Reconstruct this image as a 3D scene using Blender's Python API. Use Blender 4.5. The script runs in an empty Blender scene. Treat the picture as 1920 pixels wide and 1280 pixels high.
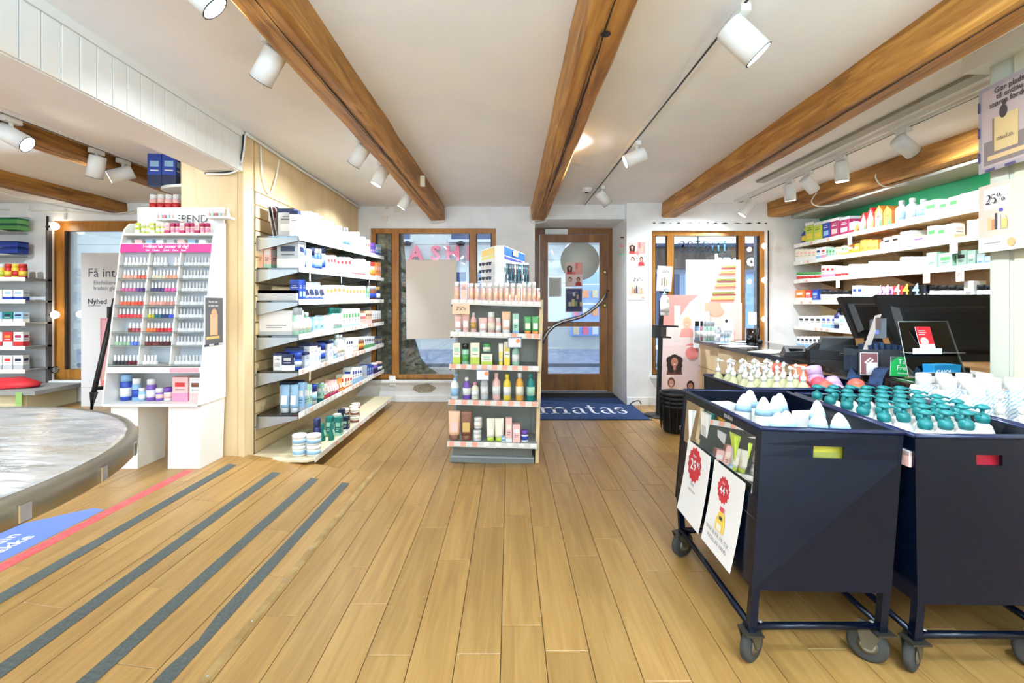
import bpy, math, random
from mathutils import Vector, Matrix, Euler
random.seed(7)
sc = bpy.context.scene
COL = sc.collection
PI = math.pi
# ------------------------------------------------------------------ camera, world, exposure
F, H, CX, CY = 880.0, 1.19, 955.0, 572.0
cam = bpy.data.cameras.new('camera'); cam_o = bpy.data.objects.new('camera', cam); COL.objects.link(cam_o)
cam_o.location = (0, 0, H); cam_o.rotation_euler = (PI/2, 0, 0)
cam.sensor_width = 36; cam.lens = 36*F/1920
cam.shift_x = (960-CX)/1920; cam.shift_y = -(640-CY)/1920
cam.clip_start = 0.05; cam.clip_end = 200
sc.camera = cam_o
sc.view_settings.view_transform = 'Standard'; sc.view_settings.look = 'None'
sc.view_settings.gamma = 1; sc.view_settings.use_curve_mapping = False
sc.view_settings.exposure = 0.45
w = bpy.data.worlds.new('sky'); sc.world = w; w.use_nodes = True
bg = w.node_tree.nodes['Background']; bg.inputs[0].default_value = (0.82, 0.88, 1.0, 1); bg.inputs[1].default_value = 2.4
try:
    sc.cycles.max_bounces = 8; sc.cycles.diffuse_bounces = 5; sc.cycles.glossy_bounces = 3
    sc.cycles.transmission_bounces = 6; sc.cycles.transparent_max_bounces = 12
    sc.cycles.use_denoising = True; sc.cycles.sample_clamp_indirect = 6
    sc.cycles.caustics_reflective = False; sc.cycles.caustics_refractive = False
except Exception: pass
SPOT_W, FILL_W, UP_W, REAR_W = 9.5, 4.0, 190.0, 80.0
da = bpy.data.lights.new('added_rear_fill', 'AREA'); da.shape = 'RECTANGLE'; da.size = 7.6; da.size_y = 1.9; da.energy = REAR_W; da.color = (.66, .84, 1.0)  # area light added behind the camera as soft fill, no known source
dl = bpy.data.objects.new('added_rear_fill', da); COL.objects.link(dl); dl.location = (-1.6, -2.93, 1.3); dl.rotation_euler = (PI/2, 0, 0)
def at(px, py, Y): return ((px-CX)*Y/F, Y, H+(CY-py)*Y/F)
def fl(py, z=0.0): return F*(H-z)/(py-CY)          # depth of a point of height z seen on row py

# ------------------------------------------------------------------ materials
def lin(c):
    r = []
    for v in c[:3]:
        v /= 255.0; r.append(v/12.92 if v <= .04045 else ((v+.055)/1.055)**2.4)
    return (*r, 1)
_m = {}
def M(c, rough=.5, metal=0, emit=0, trans=0, coat=0, name=None):
    k = (tuple(c), rough, metal, emit, trans, coat)
    if k in _m: return _m[k]
    m = bpy.data.materials.new(name or 'paint'); m.use_nodes = True
    b = m.node_tree.nodes['Principled BSDF']
    b.inputs['Base Color'].default_value = lin(c); b.inputs['Roughness'].default_value = rough
    b.inputs['Metallic'].default_value = metal
    b.inputs['Transmission Weight'].default_value = trans
    b.inputs['Coat Weight'].default_value = coat
    if emit:
        b.inputs['Emission Color'].default_value = lin(c); b.inputs['Emission Strength'].default_value = emit
    _m[k] = m; return m
def clear(c, alpha, rough=.05, name='clear_plastic'):
    k = ('clear', tuple(c), alpha, rough)
    if k in _m: return _m[k]
    m = bpy.data.materials.new(name); m.use_nodes = True; nt = m.node_tree
    b = nt.nodes['Principled BSDF']; b.inputs['Base Color'].default_value = lin(c); b.inputs['Roughness'].default_value = rough
    b.inputs['Alpha'].default_value = alpha
    _m[k] = m; return m
def nodes(name):
    m = bpy.data.materials.new(name); m.use_nodes = True
    nt = m.node_tree; return m, nt, nt.nodes, nt.links, nt.nodes['Principled BSDF']
def ramp(N, stops):
    r = N.new('ShaderNodeValToRGB'); e = r.color_ramp.elements
    while len(e) < len(stops): e.new(.5)
    for i, (p, c) in enumerate(stops): e[i].position = p; e[i].color = lin(c)
    return r
def wood(name, dark, mid, light, scale=(14, 1.2, 14), rough=.5, rnd=.0, bump=.15, ringy=0):
    m, nt, N, L, b = nodes(name)
    tc = N.new('ShaderNodeTexCoord'); mp = N.new('ShaderNodeMapping'); mp.inputs['Scale'].default_value = scale
    oi = N.new('ShaderNodeObjectInfo'); mu = N.new('ShaderNodeMath'); mu.operation = 'MULTIPLY'; mu.inputs[1].default_value = 37
    cb = N.new('ShaderNodeCombineXYZ'); L.new(oi.outputs['Random'], mu.inputs[0])
    for i in range(3): L.new(mu.outputs[0], cb.inputs[i])
    ad = N.new('ShaderNodeVectorMath'); ad.operation = 'ADD'
    L.new(tc.outputs['Object'], mp.inputs['Vector']); L.new(mp.outputs[0], ad.inputs[0]); L.new(cb.outputs[0], ad.inputs[1])
    n1 = N.new('ShaderNodeTexNoise'); n1.inputs['Scale'].default_value = 1; n1.inputs['Detail'].default_value = 8; n1.inputs['Roughness'].default_value = .65
    n1.inputs['Distortion'].default_value = .6+ringy
    L.new(ad.outputs[0], n1.inputs['Vector'])
    r = ramp(N, [(.28, dark), (.5, mid), (.72, light)]); L.new(n1.outputs['Fac'], r.inputs[0])
    out = r.outputs[0]
    if rnd:
        hs = N.new('ShaderNodeHueSaturation'); mr = N.new('ShaderNodeMapRange')
        mr.inputs['To Min'].default_value = 1-rnd; mr.inputs['To Max'].default_value = 1+rnd
        L.new(oi.outputs['Random'], mr.inputs['Value']); L.new(mr.outputs[0], hs.inputs['Value']); L.new(out, hs.inputs['Color']); out = hs.outputs[0]
    L.new(out, b.inputs['Base Color']); b.inputs['Roughness'].default_value = rough
    bp = N.new('ShaderNodeBump'); bp.inputs['Strength'].default_value = bump; bp.inputs['Distance'].default_value = .01
    L.new(n1.outputs['Fac'], bp.inputs['Height']); L.new(bp.outputs[0], b.inputs['Normal'])
    return m
def noisy(name, c1, c2, scale=8, rough=.8, bump=.1, dist=.01, detail=5):
    m, nt, N, L, b = nodes(name)
    tc = N.new('ShaderNodeTexCoord'); n = N.new('ShaderNodeTexNoise'); n.inputs['Scale'].default_value = scale; n.inputs['Detail'].default_value = detail
    L.new(tc.outputs['Object'], n.inputs['Vector'])
    r = ramp(N, [(.35, c1), (.65, c2)]); L.new(n.outputs['Fac'], r.inputs[0]); L.new(r.outputs[0], b.inputs['Base Color'])
    b.inputs['Roughness'].default_value = rough
    bp = N.new('ShaderNodeBump'); bp.inputs['Strength'].default_value = bump; bp.inputs['Distance'].default_value = dist
    L.new(n.outputs['Fac'], bp.inputs['Height']); L.new(bp.outputs[0], b.inputs['Normal']); return m
def dots(name, base, hole, scale=160):
    m, nt, N, L, b = nodes(name)
    tc = N.new('ShaderNodeTexCoord'); v = N.new('ShaderNodeTexVoronoi'); v.inputs['Scale'].default_value = scale; v.inputs['Randomness'].default_value = 0
    L.new(tc.outputs['Object'], v.inputs['Vector'])
    r = ramp(N, [(.28, hole), (.36, base)]); L.new(v.outputs['Distance'], r.inputs[0]); L.new(r.outputs[0], b.inputs['Base Color'])
    b.inputs['Roughness'].default_value = .45; b.inputs['Metallic'].default_value = .3; return m
def glass(name, tint=(235, 243, 245), refl=.08):
    m = bpy.data.materials.new(name); m.use_nodes = True; nt = m.node_tree; N = nt.nodes; L = nt.links
    N.clear(); o = N.new('ShaderNodeOutputMaterial'); t = N.new('ShaderNodeBsdfTransparent'); t.inputs[0].default_value = lin(tint)
    g = N.new('ShaderNodeBsdfGlossy'); g.inputs['Roughness'].default_value = .02; mx = N.new('ShaderNodeMixShader')
    fr = N.new('ShaderNodeFresnel'); fr.inputs[0].default_value = 1.45; ad = N.new('ShaderNodeMath'); ad.operation = 'ADD'; ad.inputs[1].default_value = refl-.04
    L.new(fr.outputs[0], ad.inputs[0]); L.new(ad.outputs[0], mx.inputs[0]); L.new(t.outputs[0], mx.inputs[1]); L.new(g.outputs[0], mx.inputs[2]); L.new(mx.outputs[0], o.inputs[0])
    return m
WHITE = (238, 238, 234)
m_plank = wood('oak_plank', (138, 101, 53), (159, 120, 66), (175, 137, 81), (26, 1.6, 26), .36, .07, .08)
m_sub = M((52, 36, 22), .9, name='dark_subfloor')
m_beam = wood('old_pine_beam', (78, 46, 14), (160, 106, 38), (204, 152, 72), (11, .9, 11), .55, .08, .5, .8)
m_frame = wood('varnished_pine', (132, 82, 28), (168, 110, 42), (192, 136, 62), (16, 16, 2), .35, .05, .08)
m_door = wood('brown_door_wood', (104, 62, 20), (138, 86, 30), (160, 106, 44), (16, 16, 2), .35, .05, .08)
m_birch = wood('birch_veneer', (214, 182, 134), (226, 198, 152), (234, 210, 168), (5, 5, 1.2), .45, .03, .03)
m_slat = wood('beige_slat', (205, 176, 128), (216, 188, 140), (224, 198, 152), (5, 1, 5), .45, .03, .03)
m_wall = noisy('white_limewash', (238,240,240), (248,248,247), 5, .85, .25, .02)
m_ceil = noisy('ceiling_paint', (243,245,248), (249,250,251), 3, .9, .12, .02)
m_white = M(WHITE, .45, name='white_laminate'); m_pure = M((246, 246, 244), .4, name='white_plastic')
m_steel = M((168, 172, 172), .35, .75, name='grey_steel'); m_grey = M((150, 152, 150), .5, name='grey_metal')
m_dark = M((22, 22, 24), .45, name='black_plastic'); m_black = M((10, 10, 11), .6, name='black')
m_navy = M((5, 11, 24), .22, name='navy_cart_paint'); m_navy.node_tree.nodes['Principled BSDF'].inputs['Specular IOR Level'].default_value = .22; m_navy2 = M((12, 26, 62), .3, name='navy_cart_edge')
m_glass = glass('window_glass'); m_shelfglass = glass('shelf_glass', (205, 226, 220), .12); m_acryl = glass('acrylic', (232, 236, 234), .14)
m_stone = noisy('dark_granite', (24, 22, 22), (62, 52, 46), 60, .12, 0)
m_rail = M((226, 224, 216), .4, name='price_rail'); m_tag = M((240, 170, 146), .6, name='salmon_paper')
m_chrome = M((200, 202, 204), .18, 1, name='chrome')

# ------------------------------------------------------------------ mesh helpers
class MB:
    def __init__(s): s.v = []; s.f = []; s.mi = []; s.m = []; s.sm = []
    def mat(s, m):
        if m not in s.m: s.m.append(m)
        return s.m.index(m)
    def add(s, vs, fs, m, smooth=False, T=None):
        o = len(s.v); k = s.mat(m)
        s.v += [tuple(T @ Vector(v)) if T is not None else tuple(v) for v in vs]
        for f in fs: s.f.append([o+i for i in f]); s.mi.append(k); s.sm.append(smooth)
        return s
    def box(s, x0, x1, y0, y1, z0, z1, m, T=None):
        v = [(x0,y0,z0),(x1,y0,z0),(x1,y1,z0),(x0,y1,z0),(x0,y0,z1),(x1,y0,z1),(x1,y1,z1),(x0,y1,z1)]
        return s.add(v, [(0,3,2,1),(4,5,6,7),(0,1,5,4),(1,2,6,5),(2,3,7,6),(3,0,4,7)], m, T=T)
    def cbox(s, x0, x1, y0, y1, z0, z1, m, b=.003, T=None):     # box with cut vertical edges
        p = [(x0+b,y0),(x1-b,y0),(x1,y0+b),(x1,y1-b),(x1-b,y1),(x0+b,y1),(x0,y1-b),(x0,y0+b)]
        return s.prism(p, z0, z1, m, T=T)
    def hexa(s, q0, q1, m, T=None):                            # bottom quad, top quad
        return s.add(list(q0)+list(q1), [(0,3,2,1),(4,5,6,7),(0,1,5,4),(1,2,6,5),(2,3,7,6),(3,0,4,7)], m, T=T)
    def prism(s, p, z0, z1, m, smooth=False, T=None):
        n = len(p); v = [(x,y,z0) for x,y in p]+[(x,y,z1) for x,y in p]
        f = [tuple(range(n-1,-1,-1)), tuple(range(n,2*n))]
        s.add(v, f, m, False, T); o = len(s.v)-2*n; k = s.mat(m)
        for i in range(n): s.f.append([o+i, o+(i+1)%n, o+n+(i+1)%n, o+n+i]); s.mi.append(k); s.sm.append(smooth)
        return s
    def lathe(s, prof, m, n=14, T=None, sx=1, sy=1, smooth=True):
        v = []; f = []
        for r, z in prof:
            for i in range(n): a = 2*PI*i/n; v.append((r*math.cos(a)*sx, r*math.sin(a)*sy, z))
        for j in range(len(prof)-1):
            for i in range(n): f.append((j*n+i, j*n+(i+1)%n, (j+1)*n+(i+1)%n, (j+1)*n+i))
        f.append(tuple(range(n-1,-1,-1))); o = (len(prof)-1)*n; f.append(tuple(o+i for i in range(n)))
        return s.add(v, f, m, smooth, T)
    def tube(s, pts, r, m, n=8, sx=1.0, T=None):
        pts = [Vector(p) for p in pts]; v = []; f = []
        for i, p in enumerate(pts):
            d = (pts[min(i+1, len(pts)-1)]-pts[max(i-1, 0)]).normalized()
            up = Vector((0,0,1)) if abs(d.z) < .95 else Vector((1,0,0))
            a = d.cross(up).normalized(); b = a.cross(d).normalized()
            rr = r[i] if isinstance(r, (list, tuple)) else r
            for k in range(n): t = 2*PI*k/n; v.append(p + a*math.cos(t)*rr*sx + b*math.sin(t)*rr)
        for i in range(len(pts)-1):
            for k in range(n): f.append((i*n+k, i*n+(k+1)%n, (i+1)*n+(k+1)%n, (i+1)*n+k))
        f.append(tuple(range(n-1,-1,-1))); o = (len(pts)-1)*n; f.append(tuple(o+i for i in range(n)))
        return s.add(v, f, m, True, T)
    def poly(s, pts, m, T=None): return s.add(pts, [tuple(range(len(pts)))], m, T=T)
    def mesh(s, name):
        me = bpy.data.meshes.new(name); me.from_pydata(s.v, [], s.f)
        for m in s.m: me.materials.append(m)
        me.polygons.foreach_set('material_index', s.mi); me.polygons.foreach_set('use_smooth', s.sm)
        me.update(); return me
    def build(s, name, parent=None, loc=(0,0,0), rot=(0,0,0), kind=None):
        return obj(name, s.mesh(name), parent, loc, rot, kind)
def obj(name, me, parent=None, loc=(0,0,0), rot=(0,0,0), kind=None):
    o = bpy.data.objects.new(name, me); COL.objects.link(o)
    o.parent = parent; o.location = loc; o.rotation_euler = rot
    if kind: o['kind'] = kind
    return o
def tag(o, label, cat, group=None):
    o['label'] = label; o['category'] = cat
    if group: o['group'] = group
    return o
def thing(name, label, cat, loc=(0,0,0), rotz=0, group=None, rot=None):
    o = bpy.data.objects.new(name, None); COL.objects.link(o); o.empty_display_size = .05
    o.location = loc; o.rotation_euler = rot or (0,0,rotz); return tag(o, label, cat, group)
def copy_tree(o, parent=None):
    c = o.copy(); COL.objects.link(c)
    if parent: c.parent = parent
    for ch in o.children: copy_tree(ch, c)
    return c
_t = {}
def text_mesh(s, size, m, bold=0, align='CENTER', extr=0):
    k = (s, round(size, 4), m.name, bold, align, extr)
    if k in _t: return _t[k]
    cu = bpy.data.curves.new('lettering', 'FONT'); cu.body = s; cu.size = size; cu.align_x = align; cu.offset = bold*size
    cu.resolution_u = 2; cu.extrude = extr
    o = bpy.data.objects.new('lettering', cu); COL.objects.link(o)
    dg = bpy.context.evaluated_depsgraph_get(); me = bpy.data.meshes.new_from_object(o.evaluated_get(dg))
    bpy.data.objects.remove(o); bpy.data.curves.remove(cu)
    me.name = 'lettering'; me.materials.clear(); me.materials.append(m); _t[k] = me; return me
UP = (PI/2, 0, 0)      # text standing, read from -Y
def letter(s, size, m, parent, loc, rot=UP, bold=0, align='CENTER', extr=0):
    o = obj('lettering', text_mesh(s, size, m, bold, align, extr), parent, loc, rot); return o
# serif lettering from thick and thin strokes, x-height 1
def strokes(text, m, name='lettering'):
    mb = MB()
    def st(pts, ws):
        V = []; n = len(pts)
        for i in range(n):
            p = Vector(pts[i]); d = (Vector(pts[min(i+1,n-1)])-Vector(pts[max(i-1,0)])).normalized(); q = Vector((-d.y, d.x))
            wv = ws[i] if isinstance(ws, (list,tuple)) else ws
            V += [(*(p+q*wv/2), 0), (*(p-q*wv/2), 0)]
        mb.add([(x+ox, y, 0) for x, y, _ in V], [(2*i, 2*i+1, 2*i+3, 2*i+2) for i in range(n-1)], m)
    def arc(cx, cy, rx, ry, a0, a1, n=10): return [(cx+rx*math.cos(math.radians(a0+(a1-a0)*i/n)), cy+ry*math.sin(math.radians(a0+(a1-a0)*i/n))) for i in range(n+1)]
    ox = 0
    for ch in text:
        if ch == 'm':
            for x in (.25, .95, 1.65): st([(x,0),(x,.8)], .19); st([(x-.24,.035),(x+.24,.035)], .07)
            st([(.0,.93),(.3,.98)], .07); st([(.25,.7),(.25,.99)], .19)
            for x in (.25, .95): st(arc(x+.38, .62, .33, .33, 165, 0), [.05,.06,.09,.12,.13,.14,.15,.17,.18,.19,.19])
            ox += 2.05
        elif ch == 'a':
            st([(.68,.12),(.68,.65)], .19); st(arc(.42,.66,.26,.29,0,165), [.19,.18,.15,.1,.07,.06,.06,.07,.1,.14,.16])
            st(arc(.4,.29,.29,.25,80,300), [.05,.07,.1,.15,.18,.18,.17,.14,.1,.07,.05]); st([(.68,.14),(.75,.04),(.9,.07)], [.17,.09,.04]); ox += 1.0
        elif ch == 't':
            st([(.3,.2),(.3,1.35)], .19); st([(0,.95),(.62,.95)], .07); st(arc(.5,.2,.2,.18,180,320,8), [.19,.16,.13,.1,.08,.07,.06,.05,.04]); ox += .78
        elif ch == 's':
            st(arc(.36,.73,.24,.23,20,180)+arc(.36,.5,.05,.0,180,0,2), [.05,.05,.06,.06,.06,.07,.09,.12,.15,.17,.18,.19,.19,.19])
            st([(.14,.66),(.25,.55),(.5,.45),(.58,.34)], [.14,.19,.19,.15]); st(arc(.33,.26,.26,.23,20,-170), [.17,.16,.13,.1,.08,.06,.06,.06,.05,.05,.05])
            st([(.59,.68),(.59,.94)], .05); st([(.09,.05),(.09,.33)], .05); ox += .82
        elif ch == '2':
            st(arc(.4,1.0,.27,.35,170,-20)+[(.5,.6),(.15,.12)], [.07,.08,.09,.1,.12,.16,.2,.23,.25,.25,.24,.16,.1]); st([(.06,.1),(.66,.1)], .2); st([(.66,.1),(.72,.4)], .05); ox += .85
        elif ch == '5':
            st([(.15,1.3),(.62,1.3)], .14); st([(.15,1.33),(.12,.72)], .07); st(arc(.36,.42,.3,.38,130,-150), [.06,.08,.12,.17,.22,.26,.26,.2,.14,.09,.07]); ox += .85
        elif ch == '%':
            st([(.12,0),(.98,1.4)], .06)
            for cx, cy in ((.22,1.08),(.88,.34)): st(arc(cx,cy,.16,.28,90,450,14), [.05,.1,.15,.18,.15,.1,.06,.05,.06,.1,.15,.18,.15,.1,.05])
            ox += 1.15
    me = mb.mesh(name); return me, ox
def serif(s, width, height, m, parent, loc, rot=UP, mirror=False):
    me, wd = strokes(s, m); hh = 1.35
    o = obj('lettering', me, parent, loc, rot); k = width/wd
    o.scale = (-k if mirror else k, height/hh, 1); return o
# flat print: shapes on the plane x,z facing -Y
def print_mesh(items, eps=.0004):
    mb = MB()
    for i, it in enumerate(items):
        y = -eps*(i+1); k = it[0]; m = it[-1] if not isinstance(it[-1], tuple) else M(it[-1], .6, name='print')
        if k == 'r': _, a, b, c, d, _c = it; mb.poly([(a,y,b),(c,y,b),(c,y,d),(a,y,d)], m)
        elif k == 'e':
            _, a, b, rx, ry, _c = it; mb.poly([(a+rx*math.cos(2*PI*j/16), y, b+ry*math.sin(2*PI*j/16)) for j in range(16)], m)
        elif k == 'p': mb.poly([(p[0], y, p[1]) for p in it[1]], m)
    return mb.mesh('print')
def lady(x, z, s, hair, skin, cloth, curly=False):
    r = [('p', [(x-.75*s,z-1.5*s),(x+.75*s,z-1.5*s),(x+.6*s,z-.75*s),(x+.2*s,z-.55*s),(x-.2*s,z-.55*s),(x-.6*s,z-.75*s)], cloth),
         ('e', x, z+.03*s, .52*s if curly else .42*s, .58*s, hair)]
    if curly: r += [('e', x+a*s, z+b*s, .3*s, .34*s, hair) for a, b in ((-.35,-.3),(.36,-.32),(-.38,.1),(.38,.1),(.3,-.65),(-.3,-.6))]
    r += [('r', x-.11*s, z-.7*s, x+.11*s, z-.3*s, skin), ('e', x, z-.05*s, .29*s, .38*s, skin),
          ('e', x-.1*s, z+.03*s, .035*s, .02*s, (60,40,35)), ('e', x+.1*s, z+.03*s, .035*s, .02*s, (60,40,35)),
          ('e', x, z-.22*s, .1*s, .045*s, (250,240,238)), ('p', [(x-.02*s,z+.02*s),(x+.02*s,z+.02*s),(x+.04*s,z-.09*s),(x-.04*s,z-.09*s)], tuple(max(0,c-18) for c in skin))]
    return r
def ordn(k):
    W = ['first','second','third','fourth','fifth','sixth','seventh','eighth','ninth','tenth']
    return W[k-1] if k <= 10 else '%d%s' % (k, {1:'st',2:'nd',3:'rd'}.get(k % 10 if k//10 != 1 else 0, 'th'))

# ------------------------------------------------------------------ room shell
XL, XR, YB = -7.0, 3.72, -3.0
PZ = .135            # raised floor of the side room
RX0, RX1, RY = -.965, -1.93, 3.35
def gz(x, y=0):
    if y > RY and x > -1.9: return 0
    return 0 if x > RX0 else min(PZ, (RX0-x)*.14)
# floor with planks
mb = MB()
mb.box(RX0, XR, YB, RY, -.06, -.007, m_sub); mb.box(-1.9, XR, RY, 7.0, -.06, -.007, m_sub)
mb.hexa([(RX1,YB,-.06),(RX0,YB,-.06),(RX0,RY,-.06),(RX1,RY,-.06)], [(RX1,YB,PZ-.007),(RX0,YB,-.007),(RX0,RY,-.007),(RX1,RY,PZ-.007)], m_sub)
mb.box(XL, RX1, YB, 5.16, -.06, PZ-.007, m_sub)
floor = mb.build('floor', kind='structure')
PW, PL = .152, .914
_pl = {}
def plank_mesh(wd, ln):
    k = (round(wd,3), round(ln,2))
    if k not in _pl:
        g = .0011; b = .0012; mbb = MB()
        x0, x1, y0, y1 = -wd/2+g, wd/2-g, -ln/2+g, ln/2-g
        mbb.add([(x0,y0,-.007),(x1,y0,-.007),(x1,y1,-.007),(x0,y1,-.007),(x0,y0,-b),(x1,y0,-b),(x1,y1,-b),(x0,y1,-b),
                 (x0+b,y0+b,0),(x1-b,y0+b,0),(x1-b,y1-b,0),(x0+b,y1-b,0)],
                [(0,1,5,4),(1,2,6,5),(2,3,7,6),(3,0,4,7),(4,5,9,8),(5,6,10,9),(6,7,11,10),(7,4,8,11),(8,9,10,11)], m_plank)
        _pl[k] = mbb.mesh('plank')
    return _pl[k]
ph = {0:2.66, -1:2.517, -2:2.195, -3:2.51, -4:1.87, 1:2.53, 2:2.23, 3:2.40, 4:3.02, 5:2.10}
stuff = MB(); nplank = 0
def lay(xa, xb, ya, yb, off, key, zfun, tilt=0):
    global nplank
    y = ya-(PL-((off-ya) % PL)) if (off-ya) % PL else ya
    while y < yb-.01:
        a, b = max(y, ya), min(y+PL, yb); y += PL
        if b-a < .03: continue
        xm, ym = (xa+xb)/2, (a+b)/2; z = zfun(xm)
        vis = b > 1.0 and abs((xm)/max(b, .1)) < 1.25 and not (xm > 2.15) and not (xm < -1.93 and ym > 3.4 and xm > -3.4)
        if vis and nplank < 298:
            obj('plank', plank_mesh((xb-xa)/math.cos(tilt), b-a), floor, (xm, ym, z), (0, tilt, 0)); nplank += 1
        else: stuff.box(xa+.001, xb-.001, a+.001, b-.001, z-.006, z-.0005, m_plank)
k = -7
while -.029+PW*k < XR:
    xa = -.029+PW*k; xb = xa+PW
    off = ph.get(k, 2.0+((k*0.37) % 1)*PL)
    if xb > RX0+.02: lay(max(xa, RX0), min(xb, XR), YB, RY if xa < RX0 else (6.38 if .3 < xa < 1.3 else 5.78), off, k, lambda x: 0)
    if xa < RX0: lay(xa, xb, RY, 5.78, off+.3, k, lambda x: 0)
    k += 1
for k in range(-12, -7):
    xa = -.029+PW*k; xb = xa+PW
    if xb > -1.87: lay(max(xa, -1.87), xb, RY, 5.78, 3.5+.31*k, k, lambda x: 0)
tilt = math.atan(.14); nr = 6; rw = (RX0-RX1)/nr
for k in range(nr):
    xb = RX0-rw*k; lay(xb-rw, xb, YB, RY, 2.05+.37*k, k, lambda x: (RX0-x)*.14, tilt)
k = 0
while RX1-PW*(k+1) > XL: lay(RX1-PW*(k+1), RX1-PW*k, YB, 5.16, 1.9+.41*k, k, lambda x: PZ); k += 1
stuff.build('plank', floor, kind='stuff')

# brass edge strip, its screws; anti-slip tapes; red line; blue floor sticker
mb = MB(); mb.hexa([(RX0-.018,YB,0),(RX0+.02,YB,0),(RX0+.02,RY,0),(RX0-.018,RY,0)], [(RX0-.014,YB,.006),(RX0+.014,YB,.006),(RX0+.014,RY,.006),(RX0-.014,RY,.006)], noisy('worn_brass', (140,108,60), (172,142,88), 12, .45, .02, .001))
strip = tag(mb.build('edge_strip'), 'worn brass strip along the foot of the ramp, screwed to the oak floor', 'trim strip')
for i in range(8):
    s_ = MB().lathe([(.005,0),(.005,.001),(.002,.002)], m_grey, 8); s_.build('screw', strip, (RX0, 1.5+i*.26, .006))
m_tape = noisy('grip_tape', (66, 70, 66), (84, 87, 82), 90, .8, .3, .002)
for i, (x, ye, nm) in enumerate([(-1.85,3.14,'topmost'),(-1.543,3.11,'second down'),(-1.285,3.10,'third down'),(-1.08,3.10,'lowest')]):
    mb = MB(); n = 46; V = []; wd = .026
    for j in range(n+1):
        y = YB+(ye-YB)*j/n; e = random.uniform(-.0012, .0012) + (-.016 if (i == 3 and abs(y-1.66) < .06) else 0)
        V += [(-wd-e, y, 0), (wd+random.uniform(-.001,.001), y, 0)]
    mb.add(V, [(2*j,2*j+1,2*j+3,2*j+2) for j in range(n)], m_tape)
    o = mb.build('grip_tape', None, (x, 0, gz(x)+.0022), (0, tilt, 0))
    tag(o, 'grey anti-slip tape running down the ramp, %s of the four, beside %s' % (nm, ['the red line','a plank joint','a plank joint','the brass strip'][i]), 'tape', 'anti-slip tapes on the ramp')
mb = MB(); mb.box(-2.075, -2.015, YB, 3.0, PZ, PZ+.0012, noisy('red_tape', (214, 70, 72), (228, 96, 96), 40, .6, .05))
tag(mb.build('floor_tape'), 'worn red tape line on the raised oak floor', 'tape')
mb = MB(); mb.poly([(-2.09,2.42,PZ+.001),(-2.16,2.44,PZ+.001),(-2.75,1.9,PZ+.001),(-2.75,1.2,PZ+.001),(-2.09,1.2,PZ+.001)], M((104,130,226), .5, name='blue_vinyl'))
st_ = tag(mb.build('floor_sticker'), 'blue pointed floor sticker with white words beside the red line', 'sticker')
m_wp = M((240,242,248), .6, name='white_print')
letter('hent din', .08, m_wp, st_, (-2.245, 2.03, PZ+.0018), (0,0,PI/2), .02)
letter('pakke', .08, m_wp, st_, (-2.165, 2.05, PZ+.0018), (0,0,PI/2), .02)

# front wall, in two planes with the door recess between
YL, YR_, YD = 5.80, 5.60, 6.42
def wall(name, boxes, m=m_wall):
    mb = MB()
    for b in boxes: mb.box(*b, m)
    return mb.build(name, kind='structure')
wl = (-1.722, -.165, .27, 2.14); wr = (1.70, 3.07, .356, 2.08)
wall('wall_front', [(-1.9, wl[0], YL, YL+.3, 0, 2.41), (wl[1], .315, YL, YD+.1, 0, 2.41), (wl[0], wl[1], YL, YL+.3, 0, wl[2]), (wl[0], wl[1], YL, YL+.3, wl[3], 2.41),
      (1.40, wr[0], YR_, YD+.1, 0, 2.41), (wr[0], wr[1], YR_, YR_+.3, 0, wr[2]), (wr[0], wr[1], YR_, YR_+.3, wr[3], 2.41), (wr[1], XR+.2, YR_, YR_+.3, 0, 2.41),
      (.315, 1.40, YL-.1, YD+.1, 2.235, 2.41)])
wall('wall_right', [(XR, XR+.2, YB, YR_+.3, 0, 2.41)], M((228,208,172), .7, name='beige_wall'))
wall('wall_back', [(XL, -5.4, YB-.2, YB, 0, 2.41), (2.2, XR, YB-.2, YB, 0, 2.41), (-5.4, 2.2, YB-.2, YB, 0, .34), (-5.4, 2.2, YB-.2, YB, 2.26, 2.41)]); wall('wall_left', [(XL-.2, XL, YB, 5.4, 0, 2.41)])  # opening in the rear wall is shaped for the added window
lwx0, lwx1, lwz0, lwz1 = -5.03, -3.55, .37, 2.12; YW = 5.16
wall('wall_side_room', [(XL, lwx0, YW, YW+.3, 0, 2.41), (lwx1, -1.93, YW, YW+.3, 0, 2.41), (lwx0, lwx1, YW, YW+.3, 0, lwz0), (lwx0, lwx1, YW, YW+.3, lwz1, 2.41)])
wall('ceiling', [(-2.0, XR, YB, 7, 2.41, 2.5), (XL, -2.0, YB, 5.5, 2.31, 2.5)], m_ceil)
wall('baseboard_front', [(1.40, 1.70, YR_-.012, YR_, 0, .09), (-1.4, .315, YL-.012, YL, 0, .07), (1.7, 3.7, YR_-.012, YR_, 0, .09)], m_wall)
# bulkhead by the pharmacy wall, green band and its wooden rail
wall('trim_1', [(3.36, XR, 1.0, YR_, 2.22, 2.41)], M((186,188,176), .8, name='grey_bulkhead'))
wall('trim_2', [(XR-.02, XR-.002, 1.0, YR_, 2.05, 2.22)], M((20,122,74), .5, name='green_band'))
wall('trim_3', [(XR-.045, XR-.001, 1.0, YR_, 2.025, 2.055)], m_birch)
# chipped plaster under the window
mb = MB(); mb.poly([(-1.17,YL-.004,.20),(-1.0,YL-.004,.225),(-.9,YL-.004,.17),(-.96,YL-.004,.115),(-1.12,YL-.004,.11),(-1.2,YL-.004,.15)], noisy('bare_mortar', (150,138,120), (186,174,154), 40, .95, .6))
mb.build('trim_4', kind='structure')
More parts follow.
